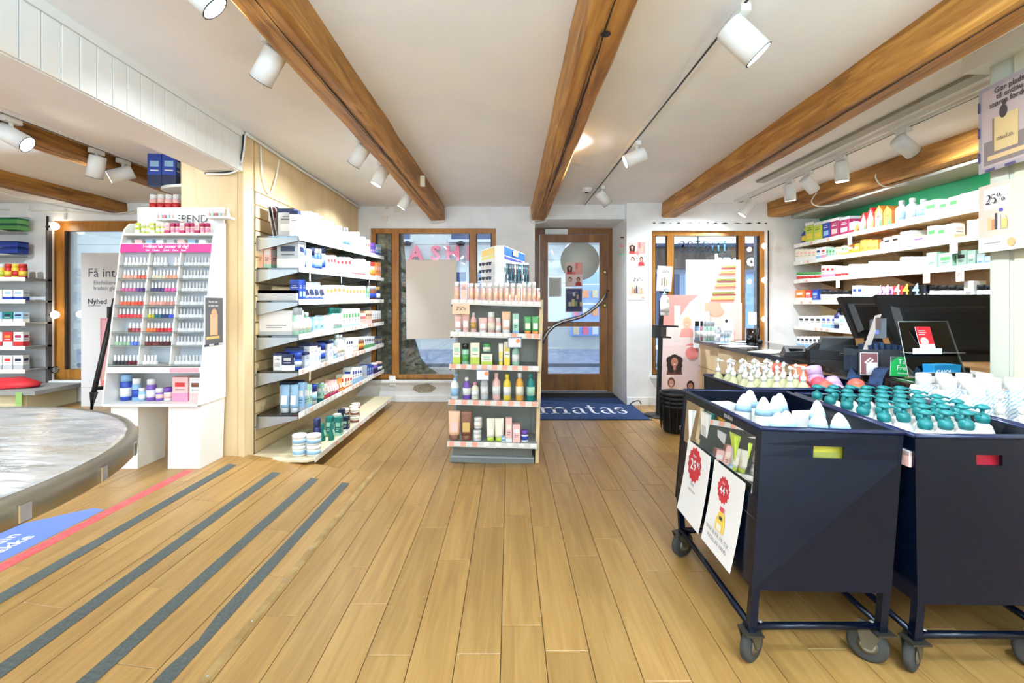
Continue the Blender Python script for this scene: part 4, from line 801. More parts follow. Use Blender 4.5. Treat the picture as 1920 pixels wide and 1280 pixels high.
rrow(1, [(130,290,572,'box_low','cream','white','rose','cream small carton',5),(292,330,560,'box_low','white','lblue','blue','white carton with blue foot'),(332,368,555,'box_low','white','pink','red','white and pink carton'),(370,440,560,'box','mint','white','green','mint carton',3),(442,488,555,'box','peach','peach','white','peach small carton',2),(490,540,545,'box_low','cream','yg','green','cream and lime carton',2),(542,630,530,'box','amber','peach','cream','amber carton',2),(636,778,500,'box','orange','amber','gold','orange carton',3),
    (782,814,495,'bottle','white','black','grey','small bottle with black cap'),(816,880,480,'box_low','cream','pink','black','yellow and pink carton'),(882,944,465,'box_low','peach','peach','black','peach carton with dark print'),(948,1040,432,'box','white','white','cream','plain white carton'),(1044,1150,472,'box_low','white','cream','purple','low white carton'),(1160,1310,390,'box','white','lblue','green','white carton with green mark',2),(1312,1376,372,'box_low','cream','peach','rose','cream and peach carton'),(1470,1545,345,'box','white','white','grey','white tall carton',2),(1550,1680,330,'box','white','cream','green','white wide carton',2)])
rrow(2, [(130,330,752,'jar','white','green','red','small white jar with green mark',7),(332,438,700,'box_low','white','pink','red','white carton with pink foot',3),(440,542,705,'box_low','white','red','grey','white carton with red foot',4),(545,700,690,'box','white','mint','grey','white carton with pale mark',4),(702,945,668,'box','white','white','lblue','white carton with blue mark',6),(948,1150,632,'box','white','cream','grey','wide white carton',4),(1154,1240,598,'box','mint','mint','white','pale green carton'),(1248,1360,602,'box','mint','sage','green','pale green wide carton'),(1388,1470,582,'box','sage','sage','black','sage green carton'),(1472,1540,582,'box','sage','mint','white','dark sage carton'),(1548,1665,628,'box','lblue','blue','white','sky blue carton',2)])
rrow(3, [(128,200,892,'box_low','orange','white','white','orange and white carton'),(205,255,892,'box_low','red','white','white','red and white carton'),(260,310,888,'box','blue','lblue','lblue','sky blue carton'),(312,530,895,'jar','white','black','cream','white jar with black lid',5),(574,655,856,'box_low','white','lblue','blue','white carton with blue foot',2),(657,755,860,'box','white','white','lblue','white slim carton',2),
    (757,830,864,'box','pink','purple','purple','lilac carton with a big four'),(832,893,864,'box','pink','purple','purple','lilac carton with a big four'),(896,975,860,'box','red','red','red','red carton with a big four'),(978,1048,862,'box','black','brown','black','black carton with a gold four'),(1052,1128,854,'box','black','navy','black','black carton with pale blue four'),(1130,1154,850,'box','black','black','navy','slim black carton'),
    (1156,1300,855,'jar','white','black','cream','white supplement jar with black lid',2),(1302,1440,855,'jar','white','black','grey','white supplement jar with black lid',2),(1446,1526,820,'box','white','white','cream','tall white carton'),(1530,1665,850,'jar','white','black','grey','white jar with black lid',2)])
rrow(4, [(155,330,1095,'box_low','white','white','black','small white carton with black mark',4),(334,408,1092,'box_low','white','lblue','blue','white and blue carton',2),(412,470,1035,'bottle','dblue','black','silver','dark blue bottle'),(472,520,1090,'box','white','grey','lblue','white carton beside the blue bottle'),(525,640,1080,'box','white','white','grey','white carton behind the till',2)])
rrow(5, [(140,330,1255,'box_low','white','lblue','navy','small white carton with navy mark',6)])
for o in list(COL.objects):      # the big fours
    if o.name.startswith('product_carton') and any(q in o.get('label', '') for q in ('big four,', 'gold four,', 'blue four,')):
        c = (250,250,250) if 'red' in o['label'] or 'lilac' in o['label'] else (222,170,60) if 'gold' in o['label'] else (150,200,230)
        letter('4', .13, M(c, .5), o, (0, -.075, .05), UP, .02)

# ------------------------------------------------------------------ centre gondola
GL = math.radians(1.6)
go = thing('gondola', 'free-standing perforated metal display stand in the middle of the shop', 'display stand', (-.13, 3.52, 0), 0, None, (0, GL, 0))
GT = Matrix.Translation((-.13, 3.52, 0)) @ Matrix.Rotation(GL, 4, 'Y')
m_perf = dots('perforated_steel', (132,132,122), (60,58,52)); gz_ = [1.217, .98, .742, .48, .172]
MB().box(-.31, .31, .26, .275, .05, 1.2, m_perf).build('back_panel', go)
for s in (-1, 1): MB().box(s*.315-.012, s*.315+.012, .25, .29, .0, 1.24, m_grey).build('upright', go)
MB().box(.325, .352, .02, .3, .0, 1.24, m_birch).build('side_panel', go)
bs = MB().box(-.315, .315, .02, .26, .02, .05, m_grey).build('base', go); MB().box(-.315, .315, .015, .02, .0, .035, M((110,112,108), .5)).build('kick_rail', bs)
MB().box(-.3, .3, .05, .055, .05, .15, m_perf).build('base_panel', go)
for i, z in enumerate(gz_):
    hw = .332; sh = MB().box(-hw, hw, -.06, .26, z-.012, z, m_grey).build('shelf', go)
    MB().box(-hw, hw, -.066, -.06, z-.03, z+.008, m_rail).build('price_rail', sh)
    for s in (-1, 1): MB().box(s*hw-.003, s*hw+.003, -.055, .25, z-.045, z-.012, m_grey).build('bracket', sh)
    for j in range([12,12,9,8,8][i]):
        sal = i in (3,) or (i == 2 and j not in (8,)) or (i == 1 and j in (8,10,11)) or (i == 4 and j < 3)
        mt = MB().box(-.02, .02, -.0015, 0, -.026 if sal else -.018, .008, m_tag if sal else M((248,246,240), .6)).mesh('price_tag'); n_ = [12,12,9,8,8][i]
        obj('price_tag', mt, sh, (-hw+.03+(2*hw-.06)*j/(n_-1), -.0665, z))
def gput(i, px0, px1, ptop, kind, ca, cb, cc, desc, yo=0, d=None, off=0):
    Y = 3.50+yo; w_ = (px1-px0)*Y/F; x = ((px0+px1)/2-CX)*Y/F; z = (GT @ Vector((0,0,gz_[i]))).z + (-.0)
    zc = gz_[i]*math.cos(GL) - (x+.13)*math.sin(GL) + off; h = H+(CY-ptop)*Y/F-zc
    gput.n[i] = gput.n.get(i, 0)+1
    return prod(kind, '%s on the %s stand shelf, %s from the window side' % (desc, ['top','second','third','fourth','bottom'][i], ordn(gput.n[i])), (x, Y+(d or min(w_,.06))/2, zc+.001), 0, w_, d or min(w_, .06), h, C[ca], C[cb], C[cc], 'products on the %s shelf of the centre stand' % ['top','second','third','fourth','bottom'][i])
gput.n = {}
for a, b, t in [(851,861,528),(863,876,528),(878,888,531),(889,899,531),(901,911,531),(913,923,531),(925,934,530),(935,943,532),(945,955,530),(957,966,531),(968,977,531),(979,987,530),(989,997,530),(998,1005,529),(1006,1013,540)]:
    gput(0, a, b, t, 'round' if b-a < 12 else 'box_top', 'rose', 'white', 'peach', 'pink bottle with white cap' if b-a < 12 else 'pink carton with white top')
for a, b, t, k, ca, cb, cc, ds in [(852,865,590,'tube','rose','white','white','pink tube'),(867,879,588,'tube','rose','rose','white','pink tube'),(882,893,586,'bottle','rose','white','gold','slim pink bottle'),(898,912,596,'tube','rose','white','white','short pink tube'),(914,928,585,'round','rose','white','cream','tall pink bottle'),(929,939,596,'round','rose','white','white','small pink bottle'),(941,957,584,'tube','peach','white','white','large pink tube'),(961,973,588,'box','mint','lblue','white','pale turquoise carton'),(983,996,593,'tube','green','orange','cream','green and orange tube'),(998,1010,593,'tube','green','orange','cream','green and orange tube')]: gput(1, a, b, t, k, ca, cb, cc, ds)
for a, b, t, k, ca, cb, cc, ds in [(849,863,643,'box_low','cream','yg','mint','pale green carton'),(865,879,645,'round','mint','black','green','green bottle with dark cap'),(882,899,643,'box_low','cream','yg','mint','pale green wide carton'),(902,923,664,'box_low','cream','yg','mint','low green carton'),(935,943,644,'tube','cream','yellow','yellow','yellow tube'),(945,956,641,'box_low','cream','yellow','yellow','yellow carton'),(960,974,645,'bottle','mint','teal','white','mint bottle')]: gput(2, a, b, t, k, ca, cb, cc, ds)
gput(2, 903, 922, 645, 'jar', 'mint', 'green', 'cream', 'green jar on a low carton', off=.10)
for a, b, t, k, ca, cb, cc, ds in [(840,864,702,'pump','white','lblue','lblue','white pump bottle with blue label'),(867,882,708,'bottle','purple','white','white','purple bottle with white cap'),(883,897,717,'bottle','cream','pink','white','clear bottle with pink cap'),(898,918,702,'bottle','grey','silver','white','clear water bottle'),(921,940,700,'bottle','rose','rose','white','rose micellar bottle'),(941,961,702,'bottle','yellow','yellow','white','yellow bottle'),(964,985,700,'bottle','amber','white','cream','amber bottle with white cap'),(987,1004,701,'bottle','teal','teal','mint','turquoise bottle')]: gput(3, a, b, t, k, ca, cb, cc, ds, d=.06)
for a, b, t, k, ca, cb, cc, ds in [(841,861,772,'tube','peach','brown','rose','beige tube standing on its cap'),(864,884,772,'tube','brown','brown','gold','bronze tube'),(882,907,808,'jar','white','white','cream','white round jar'),(912,927,786,'tube','cream','yg','cream','pale yellow tube'),(928,944,786,'tube','cream','yg','cream','pale yellow tube'),(940,947,818,'box','lblue','white','white','tiny blue carton'),(948,960,784,'box','rose','white','cream','tall pale pink carton'),(961,976,796,'box','rose','rose','white','pale pink carton'),(977,991,808,'jar','white','purple','blue','small jar with blue print')]: gput(4, a, b, t, k, ca, cb, cc, ds)
gput(4, 884, 908, 784, 'jar', 'white', 'white', 'cream', 'white round jar stacked on another', off=.092)
tag(poster('offer_card', 'x', 'sign', -.415, 3.42, .985+.14, .125, .075, [('r',0,0,.125,.075,(246,208,176))], back=(236,180,140)), 'salmon card reading 25% hanging under the top shelf of the centre stand', 'sign')
serif('25%', .075, .026, M((90,70,60), .6), bpy.data.objects[[o.name for o in COL.objects if o.name.startswith('offer_card')][-1]], (.025, -.003, .028))
for i, (px0, px1, p0, p1) in enumerate(((952,978,632,652),(893,917,693,713))):
    Y = 3.42; x0, _, z1 = at(px0, p0, Y); x1, _, z0 = at(px1, p1, Y)
    o = poster('offer_card', 'framed white card with orange star under the %s shelf of the centre stand' % ['second','third'][i], 'sign', x0, Y, z0, x1-x0, z1-z0, [('r',.006,.006,x1-x0-.006,z1-z0-.006,(244,246,250)),('e',.075,.05,.016,.016,(240,140,90))], back=(120,130,160), group='white offer cards on the centre stand')
# glasses carton on top
gb = thing('glasses_display', 'white cardboard display of reading and sun glasses on top of the centre stand', 'display', (-.085, 3.62, 1.355), .0)
MB().add([(-.14,.12,-.128),(-.025,-.03,-.128),(.045,-.045,-.128),(.205,.1,-.128),(-.14,.12,.27),(-.025,-.03,.29),(.045,-.045,.29),(.205,.1,.24)], [(0,3,2,1),(4,5,6,7),(0,1,5,4),(1,2,6,5),(2,3,7,6),(3,0,4,7)], m_pure).build('carton', gb)
def facepanel(p, q, z0, z1, z2, z3, m, nm, o=.003):   # quad on the carton side between p and q
    n_ = Vector((q[1]-p[1], -(q[0]-p[0]), 0)).normalized()*o
    return MB().poly([(p[0]+n_.x,p[1]+n_.y,z0),(q[0]+n_.x,q[1]+n_.y,z1),(q[0]+n_.x,q[1]+n_.y,z3),(p[0]+n_.x,p[1]+n_.y,z2)], m).build(nm, gb)
facepanel((.045,-.045),(.205,.1), .22, .18, .285, .235, M((40,90,190), .4), 'header_print'); facepanel((.045,-.045),(.205,.1), .19, .155, .212, .172, M((70,70,150), .4), 'header_print')
facepanel((.11,.01),(.15,.05), .215, .21, .255, .25, M((206,150,120), .5), 'header_print', .006)
facepanel((-.135,.115),(-.03,-.025), .215, .225, .262, .28, M((244,214,130), .5), 'header_print'); facepanel((-.135,.115),(-.03,-.025), .19, .2, .205, .218, M((240,230,120), .5), 'header_print')
cols = [(40,120,140),(30,30,36),(60,60,70),(20,90,120),(90,60,50),(200,210,220),(30,36,50),(60,130,140),(24,24,28)]
for i in range(14):
    t = i/13; x = .06+.17*t; y = -.075+.13*t; cm = M(cols[i % 9], .3)
    g_ = thing('folded_glasses', 'folded reading glasses hanging on the display peg, %s from the carton corner' % ordn(i+1), 'glasses', (-.085+x, 3.62+y, 1.355), 0, 'reading glasses on the cardboard display')
    MB().tube([(0,0,.15),(.004,-.01,.1),(0,-.02,.03),(.004,-.012,.0)], .0035, cm, 6).build('temple', g_); MB().tube([(.006,.01,.15),(.008,.0,.1),(.006,-.012,.02)], .0035, cm, 6).build('temple', g_)
    MB().cbox(-.004, .004, -.022, .0, .0, .07, M(cols[(i+4) % 9], .2), .002).build('lens', g_); MB().box(-.005, .006, -.012, .006, .15, .165, m_pure).build('hang_tag', g_)
for i in range(6):
    r_, c_ = divmod(i, 2); x = -.085-.12+.055*c_-.0; y = 3.62+.02-.07*c_; z = 1.355+.02+.055*r_
    g_ = thing('sunglasses', 'dark glasses on the window-side face of the display, row %s, column %s' % (ordn(r_+1), ordn(c_+1)), 'glasses', (x, y, z), -.9, 'sunglasses on the cardboard display')
    for s in (-1, 1): MB().lathe([(.018,0),(.018,.003)], M((40,60,100) if s > 0 else (30,30,40), .15), 10, T=Matrix.Translation((s*.02,-.01,.02)) @ Matrix.Rotation(PI/2, 4, 'X'), sy=.7).build('lens', g_)
    MB().tube([(-.04,-.008,.028),(0,-.016,.03),(.04,-.008,.028)], .003, m_dark, 6).build('bridge', g_)
# ------------------------------------------------------------------ nail polish display in the side room
dz = PZ
nd = thing('polish_display', 'tall white nail polish display on two white plinths before the birch column', 'display stand', (0,0,0))
for (x0, x1) in ((-2.575,-2.40),(-2.205,-1.995)): MB().hexa([(x0,3.03,dz),(x1,3.03,dz),(x1,3.27,dz),(x0,3.27,dz)], [(x0+.012,3.02,.553),(x1+.012,3.02,.553),(x1+.012,3.27,.553),(x0+.012,3.27,.553)], m_white).build('plinth', nd)
XA, XB = -2.585, -1.985
def yf(z): return 2.985+.165*(z-.553)/(1.75-.553)     # leaning front
for x0, x1 in ((XA-.01,XA),(XB,XB+.01)):
    p = [(2.985,.553),(yf(1.62),1.62),(yf(1.7)+.015,1.7),(yf(1.75)+.05,1.745),(3.27,1.76),(3.27,.553)]
    v = [(x0,y,z) for y,z in p]+[(x1,y,z) for y,z in p]; n = 6
    MB().add(v, [tuple(range(n)), tuple(range(2*n-1,n-1,-1))]+[(i,n+i,n+(i+1)%n,(i+1)%n) for i in range(n)], m_white).build('side_panel', nd)
MB().box(XA, XB, 3.262, 3.27, .553, 1.87, m_white).build('back_panel', nd)
MB().box(XA, XB, yf(.553), 3.262, .545, .56, m_white).build('base_shelf', nd)
MB().box(XA, XB, yf(1.1)+.1, yf(1.1)+.11, .8, 1.55, M((206,214,222), .5)).build('inner_back', nd)
letter('DEPEND', .075, M((90,92,96), .5, name='grey_ink'), nd, (-2.234, 3.259, 1.765))
cx = [XA, XA+.195, XA+.40, XB]
for x in cx[1:3]: MB().hexa([(x-.004,yf(.8),.80),(x+.004,yf(.8),.80),(x+.004,3.1,.80),(x-.004,3.1,.80)], [(x-.004,yf(1.54),1.54),(x+.004,yf(1.54),1.54),(x+.004,3.22,1.54),(x-.004,3.22,1.54)], m_white).build('divider', nd)
bz = H+(CY-473)*3.12/F
MB().hexa([(XA,yf(1.54)-.006,bz),(XB,yf(1.54)-.006,bz),(XB,yf(1.54),bz),(XA,yf(1.54),bz)], [(XA,yf(1.6)-.006,bz+.056),(XB,yf(1.6)-.006,bz+.056),(XB,yf(1.6),bz+.056),(XA,yf(1.6),bz+.056)], M((226,60,140), .4, name='pink_banner')).build('banner', nd)
letter('Hvilken lak passer til dig?', .03, m_wp, nd, (-2.28, yf(1.57)-.009, bz+.03), UP, .02)
letter('Gel    Classic    Quick    Care    Base', .018, m_wp, nd, (-2.28, yf(1.55)-.009, bz+.008), UP, .02)
ts = MB().box(XA, XB, yf(1.63), 3.26, bz+.115, bz+.13, m_white).build('top_shelf', nd); MB().box(XA, XB, yf(1.6), 3.26, bz+.056, bz+.062, m_white).build('tray_shelf', nd)
ry = [498,522.7,547,573,597,623,648,683]
def polz(y): Y = 3.02; return H+(CY-y)*3.07/F
pc = [[(244,240,236),(236,232,228)],[(246,180,160),(240,120,100)],[(224,120,170),(110,70,150)],[(236,110,80),(240,80,60)],[(226,60,70),(236,90,90)],[(120,50,50),(180,80,90)],[(170,200,170),(110,140,230)],[(60,60,64),(110,30,50)]]
pm_ = [[(236,238,238),(240,236,230)],[(226,214,190),(240,170,140)],[(80,70,120),(230,100,170)],[(240,170,150),(220,150,140)],[(200,190,60),(30,110,120),(30,50,110),(60,90,200)],[(240,120,60),(200,40,50),(226,60,80)],[(110,40,44),(80,24,30)],[(246,240,240),(240,190,200)]]
m_capw = (244,244,242)
for i, y in enumerate(ry):
    z = polz(y); yy = yf(z)
    sh = MB().box(XA, XB, yy+.002, yy+.10, z-.005, z, m_white).build('tier', nd)
    MB().box(XA, XB, yy, yy+.003, z-.006, z+.008, m_acryl).build('tier_lip', sh)
    for c in range(3):
        x0, x1 = cx[c]+.012, cx[c+1]-.01; n_ = [7,8,8][c]
        for j in range(n_):
            if (c == 0 and j == 0 and i in (5,)) or (c == 0 and i == 5 and j < 3) or (c == 1 and i == 0 and j in (4,5)): continue
            if i == 7 and c == 1 and j > 3: continue
            x = x0+(x1-x0)*(j+.5)/n_; pal = pc[i] if c == 0 else pm_[i]
            col_ = pal[int(j*len(pal)/n_)] if c < 2 else (236,238,244); col_ = shade(col_, 1-.04*(j % 3)); capc = m_capw if c < 2 else (206,208,210)
            prod('polish', '%s nail polish, %s in the %s tier of the %s column' % ('silver-capped' if c == 2 else 'white-capped', ordn(j+1), ordn(i+1), ['window-side','middle','column-side'][c]), (x, yy+.03, z+.001), 0, .021, .021, .062, col_, capc, (0,0,0), 'nail polishes on the white display')
MB().box(XA, XB, yf(.75), yf(.75)+.006, .755, .79, M((236,236,234), .5)).build('label_strip', nd); MB().box(XA, XB, yf(.75)+.006, 3.2, .785, .793, m_white).build('shelf', nd)
st2 = MB().box(-2.18, XB-.01, yf(.75)-.001, yf(.75), .758, .788, M((246,170,180), .5)).build('pink_label', nd)
for px0, px1, pt, k, ca, cb, cc, ds in [(219,240,703,'round','blue','lblue','white','tall blue remover bottle'),(243,258,710,'round','lblue','white','blue','blue remover bottle'),(256,268,728,'round','lblue','white','white','small blue bottle'),(270,286,711,'round','purple','white','white','lilac remover bottle'),(288,302,728,'jar','purple','white','rose','lilac jar'),(303,318,727,'jar','white','purple','rose','white and lilac jar'),(323,352,707,'box_low','rose','pink','red','pink gift carton'),(355,377,708,'box_low','white','rose','brown','white carton with jars on it')]:
    Y = 3.08; w_ = (px1-px0)*Y/F; prod(k, ds+' in the open bottom bay of the polish display', (((px0+px1)/2-CX)*Y/F, Y+min(w_,.07)/2, .561), 0, w_, min(w_, .07), H+(CY-pt)*Y/F-.561, C[ca], C[cb], C[cc], 'bottles in the bottom bay of the polish display')
for i in range(15):
    px = 256+9.3*i; Y = 3.17; gr = i < 6
    prod('jar' if i % 3 else 'box_low', '%s care pack on the upper ledge of the polish display, %s along' % ('lime' if gr else 'pink', ordn(i+1)), ((px-CX)*Y/F, Y+.02, bz+.131), 0, .03, .03, .075, C['yg'] if gr else C['rose'], C['cream'] if gr else C['mag'], C['white'] if gr else C['pink'], 'care packs on the upper ledge of the polish display')
for i in range(8):
    Y = 3.16; px = 238+20*i
    prod('flat', 'small pale pack on the narrow ledge over the pink banner, %s along' % ordn(i+1), ((px-CX)*Y/F, Y+.02, bz+.0625), 0, .05, .03, .028, [C['grey'],C['rose'],C['lblue'],C['white']][i % 4], C['silver'], C['white'], 'tray packs over the pink banner')
for q, (pa, pb, py) in enumerate(((292,334,410),(388,431,406))):
    Y = 3.2; x0, x1 = (pa-CX)*Y/F, (pb-CX)*Y/F; z = H+(CY-py)*Y/F
    MB().box(x0, x1, Y-.02, 3.262, z-.012, z, m_white).build('mini_shelf', nd)
    for j in range(6):
        prod('polish', 'pastel nail polish on the %s ledge atop the display, %s along' % (['window-side','column-side'][q], ordn(j+1)), (x0+(x1-x0)*(j+.5)/6, Y, z+.001), 0, .02, .02, .055, [(240,190,190),(190,220,200),(200,120,130),(170,210,210),(230,190,180),(190,210,190)][j], m_capw, (0,0,0), 'pastel polishes atop the polish display')
o = poster('poster', 'small grey poster of a shopping bag on the side of the polish display', 'poster', 0,0,0, .21, .33, [('r',.012,.012,.198,.318,(86,84,84)),('r',.06,.07,.14,.21,(214,158,122)),('r',.02,.045,.16,.062,(206,166,100)),('r',.0,.0,.05,.012,(40,40,60)),('r',.1,.0,.15,.012,(40,40,60)),('e',.10,.215,.03,.03,(206,150,116))], (0,0,PI/2), back=(190,190,196), texts=[('Slip for selv', .02, (240,240,240), .04, .285),('at slaebe hjem', .018, (240,240,240), .04, .26)])
o.location = (XB+.0145, 3.03, H+(CY-650)*3.03/F)
# corner shelves on the column, behind the display
cs = thing('corner_shelf', 'white rounded corner shelves on the side-room face of the birch column', 'shelf', (-2.32, 3.45, 0))
for z in (H+(CY-350)*3.5/F, H+(CY-398)*3.5/F):
    MB().prism([(0,-.06),(0,.25),(-.3,.25)]+[(-.3*math.cos(a)-.0, .1-.14*math.sin(a)) for a in [i*PI/2/6 for i in range(7)]], z-.02, z, m_white).build('shelf_board', cs)
MB().box(-.3, 0, .25, .26, 1.8, 2.2, m_white).build('back', cs)
for i, px in enumerate((294,321)):
    Y = 3.5; prod('box_low', 'blue and navy carton on the upper corner shelf, %s from the side window' % ordn(i+1), ((px-CX)*Y/F, Y, H+(CY-350)*3.5/F+.001), .15, .095, .06, .235, C['blue'], C['navy'], C['lblue'], 'blue cartons on the corner shelf')
for i in range(4):
    Y = 3.5; prod('round', 'white bottle with red foot on the lower corner shelf, %s from the side window' % ordn(i+1), ((288+14.5*i-CX)*Y/F, Y, H+(CY-398)*3.5/F+.001), 0, .052, .052, .13, C['rose'], C['white'], C['red'], 'white bottles on the corner shelf')

# ------------------------------------------------------------------ side room: standing poster, easel, bulbs, shelves
PW_ = 1.0; Y = 4.9; x0, _, zt = at(152, 474, Y)
o = poster('advert_board', 'tall pale advert board with a pink bottle standing before the side room window', 'poster', x0, Y, PZ, .95, zt-PZ, [('r',.20,.25,.50,.92,(206,140,148)),('r',.27,.92,.36,1.04,(38,38,52)),('r',.22,.27,.30,.9,(222,166,170)),('r',.0,.2,.95,.202,(150,150,154))], back=(224,224,226), texts=[('Få intens glød', .13, (70,70,74), .07, 1.35), ('Eksfolierer, fugter', .06, (130,130,134), .13, 1.27), ('huden glød. Klinisk', .06, (130,130,134), .13, 1.215), ('Nyhed', .075, (40,40,44), .07, 1.07, .015), ('til ansigt og krop', .02, (90,90,94), .07, 1.045)])
ea = thing('easel', 'black folding easel board with a beige poster beside the advert board', 'easel', (0,0,0))
def e_(a, b, r=.018, Y1=4.2, Y2=4.2): MB().tube([at(a[0],a[1],Y1), at(b[0],b[1],Y2)], r, m_dark, 8).build('leg', ea)
e_((216,560),(176,735), .02, 4.35, 4.05); e_((181,728),(246,722), .016, 4.07, 4.07)
v = [at(214,590,4.3), at(183,724,4.1), at(240,724,4.1), at(250,590,4.3)]
MB().poly([(a[0]+.03,a[1]-.005,a[2]) for a in v], M((222,190,156), .6)).build('poster_sheet', ea); v2 = [at(186,712,4.105), at(184,723,4.09), at(230,723,4.09), at(230,712,4.105)]
MB().poly([(a[0]+.03,a[1]-.01,a[2]) for a in v2], M((226,110,100), .6)).build('poster_band', ea)
MB().tube([at(176,735,4.05), (at(176,735,4.05)[0]-.02, 4.03, PZ+.03), (at(176,735,4.05)[0]-.12, 3.95, PZ+.02)], [.03,.03,.024], m_dark, 8).build('foot', ea)
MB().tube([at(236,560,4.6), (at(236,735,4.6)[0], 4.7, PZ+.02)], .018, m_dark, 8).build('leg', ea)
sl_ = thing('bulb_string', 'thin black cable with three round bulbs beside the side room window', 'string lights', (0,0,0))
xs, _, _ = at(89, 500, 5.13); MB().tube([(xs,5.13,at(0,405,5.13)[2]), (xs,5.13,at(0,715,5.13)[2])], .011, m_dark, 6).build('cable', sl_)
for py, on in ((424,1),(590,1),(693,0)):
    x, _, z = at(103, py, 5.08); MB().tube([(xs,5.12,z),(x-.04,5.09,z)], .012, m_dark, 6).build('socket', sl_)
    MB().lathe([(.012,-.04),(.035,-.02),(.042,.0),(.035,.02),(.01,.04)], M((255,240,215), .3, emit=10, name='bulb_glow') if on else m_acryl, 12, T=Matrix.Translation((x,5.08,z)) @ Matrix.Rotation(PI/2, 4, 'Y')).build('bulb', sl_)
s2 = thing('bulb_string', 'black cable with small bulbs down the edge of the pharmacy window', 'string lights', (0,0,0))
for py in (461, 525, 598):
    x, _, z = at(1433, py, 5.52); MB().lathe([(.01,-.03),(.028,-.015),(.034,.0),(.028,.015),(.008,.03)], M((255,240,215), .3, emit=10, name='bulb_glow'), 12, T=Matrix.Translation((x,5.52,z)) @ Matrix.Rotation(PI/2, 4, 'Y')).build('bulb', s2)
    MB().tube([(x+.03,5.52,z),(x+.07,5.58,z)], .009, m_dark, 6).build('socket', s2)
x, _, _ = at(1441, 500, 5.58); MB().tube([(x,5.585,at(0,432,5.58)[2]), (x,5.585,at(0,640,5.58)[2])], .007, m_dark, 6).build('cable', s2)
ss = thing('wall_shelving', 'grey steel shelving with small goods at the far corner of the side room', 'shelving', (0,0,0))
SX = X(48, 4.85); MB().box(-6.9, SX, 5.13, 5.15, PZ, 2.1, m_wall).build('back_panel', ss)
MB().box(SX-.02, SX, 5.08, 5.13, PZ, 2.0, M((90,90,92), .5)).build('upright', ss)
szs = [521, 563, 605, 650, 694]
for i, py in enumerate(szs):
    z = H+(CY-py)*4.85/F; sh = MB().box(-6.9, SX, 4.85, 5.13, z-.02, z, m_grey).build('shelf', ss); MB().box(-6.9, SX, 4.844, 4.85, z-.032, z+.01, m_rail).build('price_rail', sh)
    gl = [[('yellow','white','yg'),('yellow','yellow','red'),('red','red','yellow')],[('cream','white','grey'),('white','blue','lblue')],[('white','teal','blue'),('teal','white','navy'),('lblue','white','navy')],[('orange','white','red'),('red','white','orange'),('white','red','mag')],[('white','grey','grey'),('white','grey','red'),('white','grey','navy')]][i]
    x = SX-.06; k = 0
    while x > -5.75:
        w_ = .075 if i < 1 else .11; a, b, c = gl[k % len(gl)] if k > 0 else gl[-1]; k += 1
        prod('round' if i == 0 else 'box_low', '%s on the %s side room shelf, %s from the window' % ('coloured spray bottle' if i == 0 else 'printed small carton', ordn(i+1), ordn(k)), (x-w_/2, 4.92, z+.001), 0, w_*.9, .07, .15 if i in (0,3,4) else .11, C[a], C[b], C[c], 'goods on the %s side room shelf' % ordn(i+1)); x -= w_
z = H+(CY-736)*4.7/F
MB().box(-6.9, X(70,4.7), 4.6, 5.13, PZ, z, M((206,196,160), .6)).build('base_cabinet', ss); MB().box(-6.9, X(73,4.6), 4.56, 5.13, z, z+.04, m_grey).build('deck', ss)
mb = MB(); n = 12; V = []; rnd = random.Random(4)
for j in range(5):
    for i in range(n): a = 2*PI*i/n; r = [.22,.24,.2,.12,.02][j]*(1+rnd.uniform(-.1,.1)); V.append((r*math.cos(a)*1.2, r*math.sin(a)*.6, [0,.03,.06,.085,.095][j]+rnd.uniform(0,.01)))
mb.add(V, [(j*n+i, j*n+(i+1)%n, (j+1)*n+(i+1)%n, (j+1)*n+i) for j in range(4) for i in range(n)], M((196,30,40), .6, name='red_plastic'), True)
tag(mb.build('red_bag', None, (-5.08, 4.78, z+.041)), 'crumpled red bags lying on the deck of the side room shelving', 'bag')
tag(MB().box(-.03,.03,-.002,.002,-.13,.0,M((150,190,110),.5)).build('hang_tag', None, (X(35,4.55), 4.55, z+.03)), 'green and white paper tag hanging from the side room deck', 'tag')
for q, (py, ca, n_) in enumerate(((410,'green',2),(455,'blue',2))):
    for i in range(n_): 
        x_, _, zz = at(6, py+12*i, 4.85); prod('flat', '%s hanging pack high on the side room wall, %s from the top' % (ca, ordn(i+1)), (x_-.05, 5.0, zz-.03), 0, .2, .12, .06, C[ca], C['blue' if ca == 'blue' else 'teal'], C['white'], 'hanging packs on the side room wall')
hk = thing('peg_rail', 'steel peg arms holding packs high on the side room wall', 'rail', (0,0,0))
for py in (430, 475): x_, _, zz = at(10, py, 4.9); MB().box(-6.9, x_, 4.94, 5.13, zz-.02, zz-.012, m_steel).build('arm', hk)

